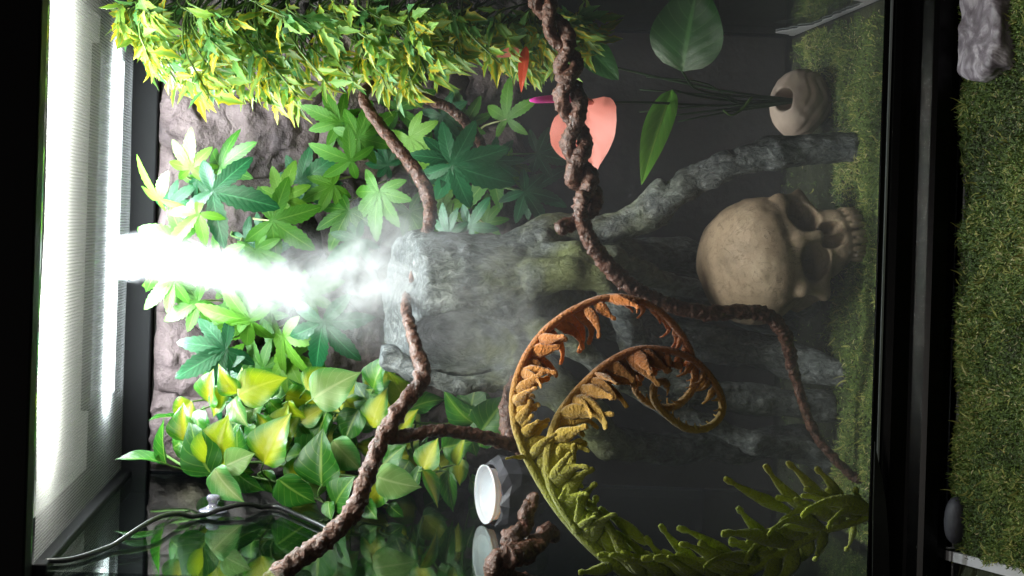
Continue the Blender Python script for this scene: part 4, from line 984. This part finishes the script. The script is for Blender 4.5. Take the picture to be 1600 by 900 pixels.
for key, pts in stems_.items():
    n = 170 if key == 'outer' else 120
    c, C, R = rachis(pts, n)
    cols = np.array([fcol(a[0], a[1]) * 0.95 for a in c])
    put_tube('stalk', C, R, cols, 10)
    # leaflets
    acc = 0; last = c[0]; side = 1
    for i in range(2, n - 2):
        acc += math.hypot(c[i][0] - c[i - 1][0], c[i][1] - c[i - 1][1])
        tx, ty = c[i + 1][0] - c[i - 1][0], c[i + 1][1] - c[i - 1][1]; l = math.hypot(tx, ty) + 1e-9; tx /= l; ty /= l
        frac = i / n
        lower = key == 'outer' and c[i][0] > 925 and c[i][1] > 780
        gap = 21 if lower else (15 if frac < 0.56 else 11)
        if acc < gap: continue
        acc = 0
        if lower:
            for sd in (1, -1, 1):
                if sd < 0 and random.random() < 0.55: continue
                nx_, ny_ = -ty * sd, tx * sd
                dx, dy = nx_ * 0.75 + tx * 0.75 + random.uniform(-.2, .2), ny_ * 0.75 + ty * 0.6 + random.uniform(-.15, .15); q = math.hypot(dx, dy)
                # on the upper side the fingers point up-left, knob-ended
                L = random.uniform(70, 118) if sd > 0 else random.uniform(40, 70)
                C2, r2, co = pinna(c[i][0], c[i][1], c[i][2], dx / q, dy / q, L, random.uniform(10, 15), random.uniform(-.7, .1) * sd, random.uniform(-.03, .02), .5)
                put_tube('leaflet', C2, r2, co * random.uniform(.7, 1.15), 8, 0.5)
        else:
            side = -side
            # the coil's leaflets lie on its inner side and curl along it
            sgn = 1
            nx_, ny_ = -ty * sgn, tx * sgn
            tap = 1 - 0.62 * frac
            for rep in range(2 if frac < 0.55 else 1):
                fw = random.uniform(0.15, 0.8) + (1.0 if frac > .6 else 0); sp2 = random.uniform(0.45, 1.0)
                dx, dy = nx_ * sp2 + tx * fw, ny_ * sp2 + ty * fw; q = math.hypot(dx, dy)
                big = .38 if key == 'inner' else .62
                mid_ = .52 if key == 'inner' else .74
                if frac > big:
                    C2, r2, co = pinna(c[i][0], c[i][1], c[i][2], dx / q, dy / q, random.uniform(26, 40) if frac < mid_ else random.uniform(11, 18), random.uniform(5, 8) if frac < mid_ else random.uniform(2.8, 4.2), random.uniform(0, .8), random.uniform(-.008, .008), .3)
                    put_tube('leaflet', C2, r2, co, 6, .5); continue
                L = random.uniform(58, 95) * tap * (1.0 if rep == 0 else 0.75) * 1.0; W = random.uniform(10, 16) * (0.55 + 0.45 * tap)
                C2, r2, co = pinna(c[i][0], c[i][1], c[i][2], dx / q, dy / q, L, W, random.uniform(-.2, .7), random.uniform(-.03, .015), .42)
                put_tube('leaflet', C2, r2, co * random.uniform(.75, 1.2), 8, 0.32)
# separate long knob-ended fingers at the foot
for (tx, ty, bx, by) in [(1130, 752, 1235, 800), (1187, 735, 1268, 805), (1237, 717, 1292, 795), (1285, 725, 1322, 800), (1290, 765, 1318, 818), (1337, 762, 1350, 812), (940, 790, 1010, 850), (1025, 828, 1100, 890), (1068, 812, 1160, 885), (1150, 795, 1205, 850), (1240, 780, 1275, 830), (1000, 850, 1080, 905), (940, 780, 900, 835), (790, 712, 825, 715)]:
    dx, dy = tx - bx, ty - by; L = math.hypot(dx, dy)
    C2, r2, co = pinna(bx, by, .045, dx / L, dy / L, L, 11 if L > 40 else 4, random.uniform(-.15, .15), random.uniform(-.02, .0), .55)
    put_tube('leaflet', C2, r2, co, 9, 0.6)
for (bx, by, tx, ty) in [(1290, 835, 1280, 878), (1335, 815, 1330, 862)]:
    dx, dy = tx - bx, ty - by; L = math.hypot(dx, dy)
    C2, r2, co = pinna(bx, by, .06, dx / L, dy / L, L, 6, .2, .02, .8); put_tube('leaflet', C2, r2, co, 8, .7)

# ------------------------------------------------------------------ rock dish in front of the rail
def dish_sdf(G):
    q = np.abs(G - np.array([0, 0, .005], np.float32)) - np.array([.050, .025, .004], np.float32)
    d = np.linalg.norm(np.maximum(q, 0), axis=-1) + np.minimum(q.max(-1), 0) - .0065
    d = d + 0.0045 * vnoise(G, 32) + 0.0020 * vnoise(G * np.array([1, 1, 2.2], np.float32), 85) + 0.0006 * vnoise(G, 200)
    return smax(d, -ell(G, (.01, .002, .018), (.036, .014, .008)), .004).astype(np.float32)
V, Q = surface_nets(dish_sdf, (-.07, -.042, -.006), (.07, .042, .030), .0014)
solo('rock_dish', V + np.array([0.172, -0.067, -0.002]), Q, M['dish'], 'pale purple veined rock dish on the moss before the black rail', 'dish')
def peb_sdf(G):
    return (ell(G, (0, 0, .004), (.018, .010, .008)) + .003 * vnoise(G, 60)).astype(np.float32)
V, Q = surface_nets(peb_sdf, (-.03, -.02, -.006), (.03, .02, .03), .0014)
pb = PZ(1478, 805)
solo('slate_rock', V + np.array([pb.x, -0.036, -0.002]), Q, M['slate'], 'small dark rock beside the front rail near the white strip', 'rock')

# ------------------------------------------------------------------ mist
t = NT('mist_plume')
pos = t.n('ShaderNodeTexCoord').outputs['Object']
nzv = t.n('ShaderNodeTexNoise'); nzv.inputs['Scale'].default_value = 15; nzv.inputs['Detail'].default_value = 3; t.l(pos, nzv.inputs['Vector'])
sv = t.n('ShaderNodeVectorMath', operation='SUBTRACT'); t.l(nzv.outputs['Color'], sv.inputs[0]); sv.inputs[1].default_value = (.5, .5, .5)
sxyz = t.n('ShaderNodeSeparateXYZ'); t.l(pos, sxyz.inputs[0]); z = sxyz.outputs[2]
ztop, zbot = ZC - 0.004, zt - 0.16
tt = t.math('DIVIDE', t.math('SUBTRACT', ztop, z), ztop - zbot, clamp=True)
def fcurve(x, pts, lo, hi):
    nd = t.n('ShaderNodeFloatCurve'); cv = nd.mapping.curves[0]
    while len(cv.points) < len(pts): cv.points.new(0.5, 0.5)
    for q, (a_, b_) in zip(cv.points, pts): q.location = (a_, (b_ - lo) / (hi - lo))
    nd.mapping.update(); t.l(x, nd.inputs['Value'])
    return t.math('MULTIPLY_ADD', nd.outputs[0], hi - lo, lo)
AX = [P(172, 402, .300), P(280, 404, .292), P(370, 428, .288), P(435, 462, .284), P(510, 448, .276), P(575, 420, .262), P(760, 500, .20)]
tz = [min(1.0, max(0.0, (ztop - a.z) / (ztop - zbot))) for a in AX]
xc = fcurve(tt, [(q, a.x) for q, a in zip(tz, AX)], -.15, .15)
yc = fcurve(tt, [(q, a.y) for q, a in zip(tz, AX)], 0., .45)
rad = fcurve(tt, [(0, .020), (tz[1], .027), (tz[2], .034), (tz[3], .042), (tz[4], .058), (tz[5], .090), (1, .100)], 0., .12)
den = fcurve(tt, [(0, 190), (tz[1], 110), (tz[2], 80), (tz[3], 60), (tz[4], 38), (tz[5], 30), (1, 0)], 0., 400.)
amp = t.math('MULTIPLY_ADD', tt, .14, .022)
wv_ = t.n('ShaderNodeVectorMath', operation='SCALE'); t.l(sv.outputs[0], wv_.inputs[0]); t.l(amp, wv_.inputs['Scale'])
wp = t.n('ShaderNodeVectorMath', operation='ADD'); t.l(pos, wp.inputs[0]); t.l(wv_.outputs[0], wp.inputs[1])
s2 = t.n('ShaderNodeSeparateXYZ'); t.l(wp.outputs[0], s2.inputs[0])
dx = t.math('SUBTRACT', s2.outputs[0], xc); dy = t.math('SUBTRACT', s2.outputs[1], yc)
rr_ = t.math('DIVIDE', t.math('SQRT', t.math('ADD', t.math('MULTIPLY', dx, dx), t.math('MULTIPLY', dy, dy))), rad)
fall = t.math('POWER', t.math('SUBTRACT', 1.0, t.step(rr_, 0.0, 1.05)), 1.5)
n2 = t.noise(38, 4, 0.6, wp.outputs[0])
wisp = t.math('MAXIMUM', t.math('SUBTRACT', 1.0, t.math('MULTIPLY', tt, 1.9)), t.step(n2, 0.36, 0.66))
dens = t.math('MULTIPLY', t.math('MULTIPLY', den, fall), wisp)
pv = t.n('ShaderNodeVolumePrincipled'); pv.inputs['Color'].default_value = (0.97, 0.97, 1.0, 1); t.l(dens, pv.inputs['Density']); pv.inputs['Anisotropy'].default_value = 0.2
M['plume'] = t.done(None, pv.outputs[0])
# a bulging sleeve round the jet
rows = []; k = 20
CZ = np.linspace(ztop - 0.0005, zbot, 24)
for zz in CZ:
    q = (ztop - zz) / (ztop - zbot)
    x = np.interp(q, tz, [a.x for a in AX]); y = np.interp(q, tz, [a.y for a in AX]); r = np.interp(q, [0, .25, .5, .8, 1], [.042, .066, .090, .125, .125])
    for j in range(k):
        a = 2 * math.pi * j / k
        rows.append((x + r * math.cos(a), min(max(y + r * math.sin(a), 0.03), YB - 0.03), zz))
Fc = [(i * k + j, (i + 1) * k + j, (i + 1) * k + (j + 1) % k, i * k + (j + 1) % k) for i in range(len(CZ) - 1) for j in range(k)]
Fc += [tuple(range(k)), tuple((len(CZ) - 1) * k + j for j in reversed(range(k)))]
solo('mist_jet', rows, Fc, M['plume'], 'white mist pouring from the lid onto the stump top', 'mist', kind='stuff', origin=(0, 0, 0))

t = NT('thin_mist')
pos = t.n('ShaderNodeTexCoord').outputs['Object']; sx_ = t.n('ShaderNodeSeparateXYZ'); t.l(pos, sx_.inputs[0])
nn = t.noise(9, 3, 0.55, pos, 0.6)
hgt = t.math('SUBTRACT', 1.0, t.step(t.math('ADD', sx_.outputs[2], t.math('MULTIPLY', t.math('SUBTRACT', nn, 0.5), 0.25)), 0.22, 0.46))
dn_ = t.math('MULTIPLY', t.math('MULTIPLY', hgt, t.math('MULTIPLY_ADD', nn, 1.9, 0.0)), 0.16)
dn_ = t.math('ADD', dn_, t.math('MULTIPLY', t.math('SUBTRACT', 1.0, t.step(sx_.outputs[2], 0.02, 0.16)), 0.22))
pv = t.n('ShaderNodeVolumePrincipled'); pv.inputs['Color'].default_value = (0.95, 0.94, 1.0, 1); t.l(dn_, pv.inputs['Density']); pv.inputs['Anisotropy'].default_value = 0.1
M['mist'] = t.done(None, pv.outputs[0])
V, Fc = box(XL + 0.0005, XR - 0.003, 0.0025, YB - 0.030, 0.0, ZC - 0.03)
solo('mist', V, Fc, M['mist'], 'thin grey mist hanging in the lower tank', 'mist', smooth=False, kind='stuff', origin=(0, 0, 0))
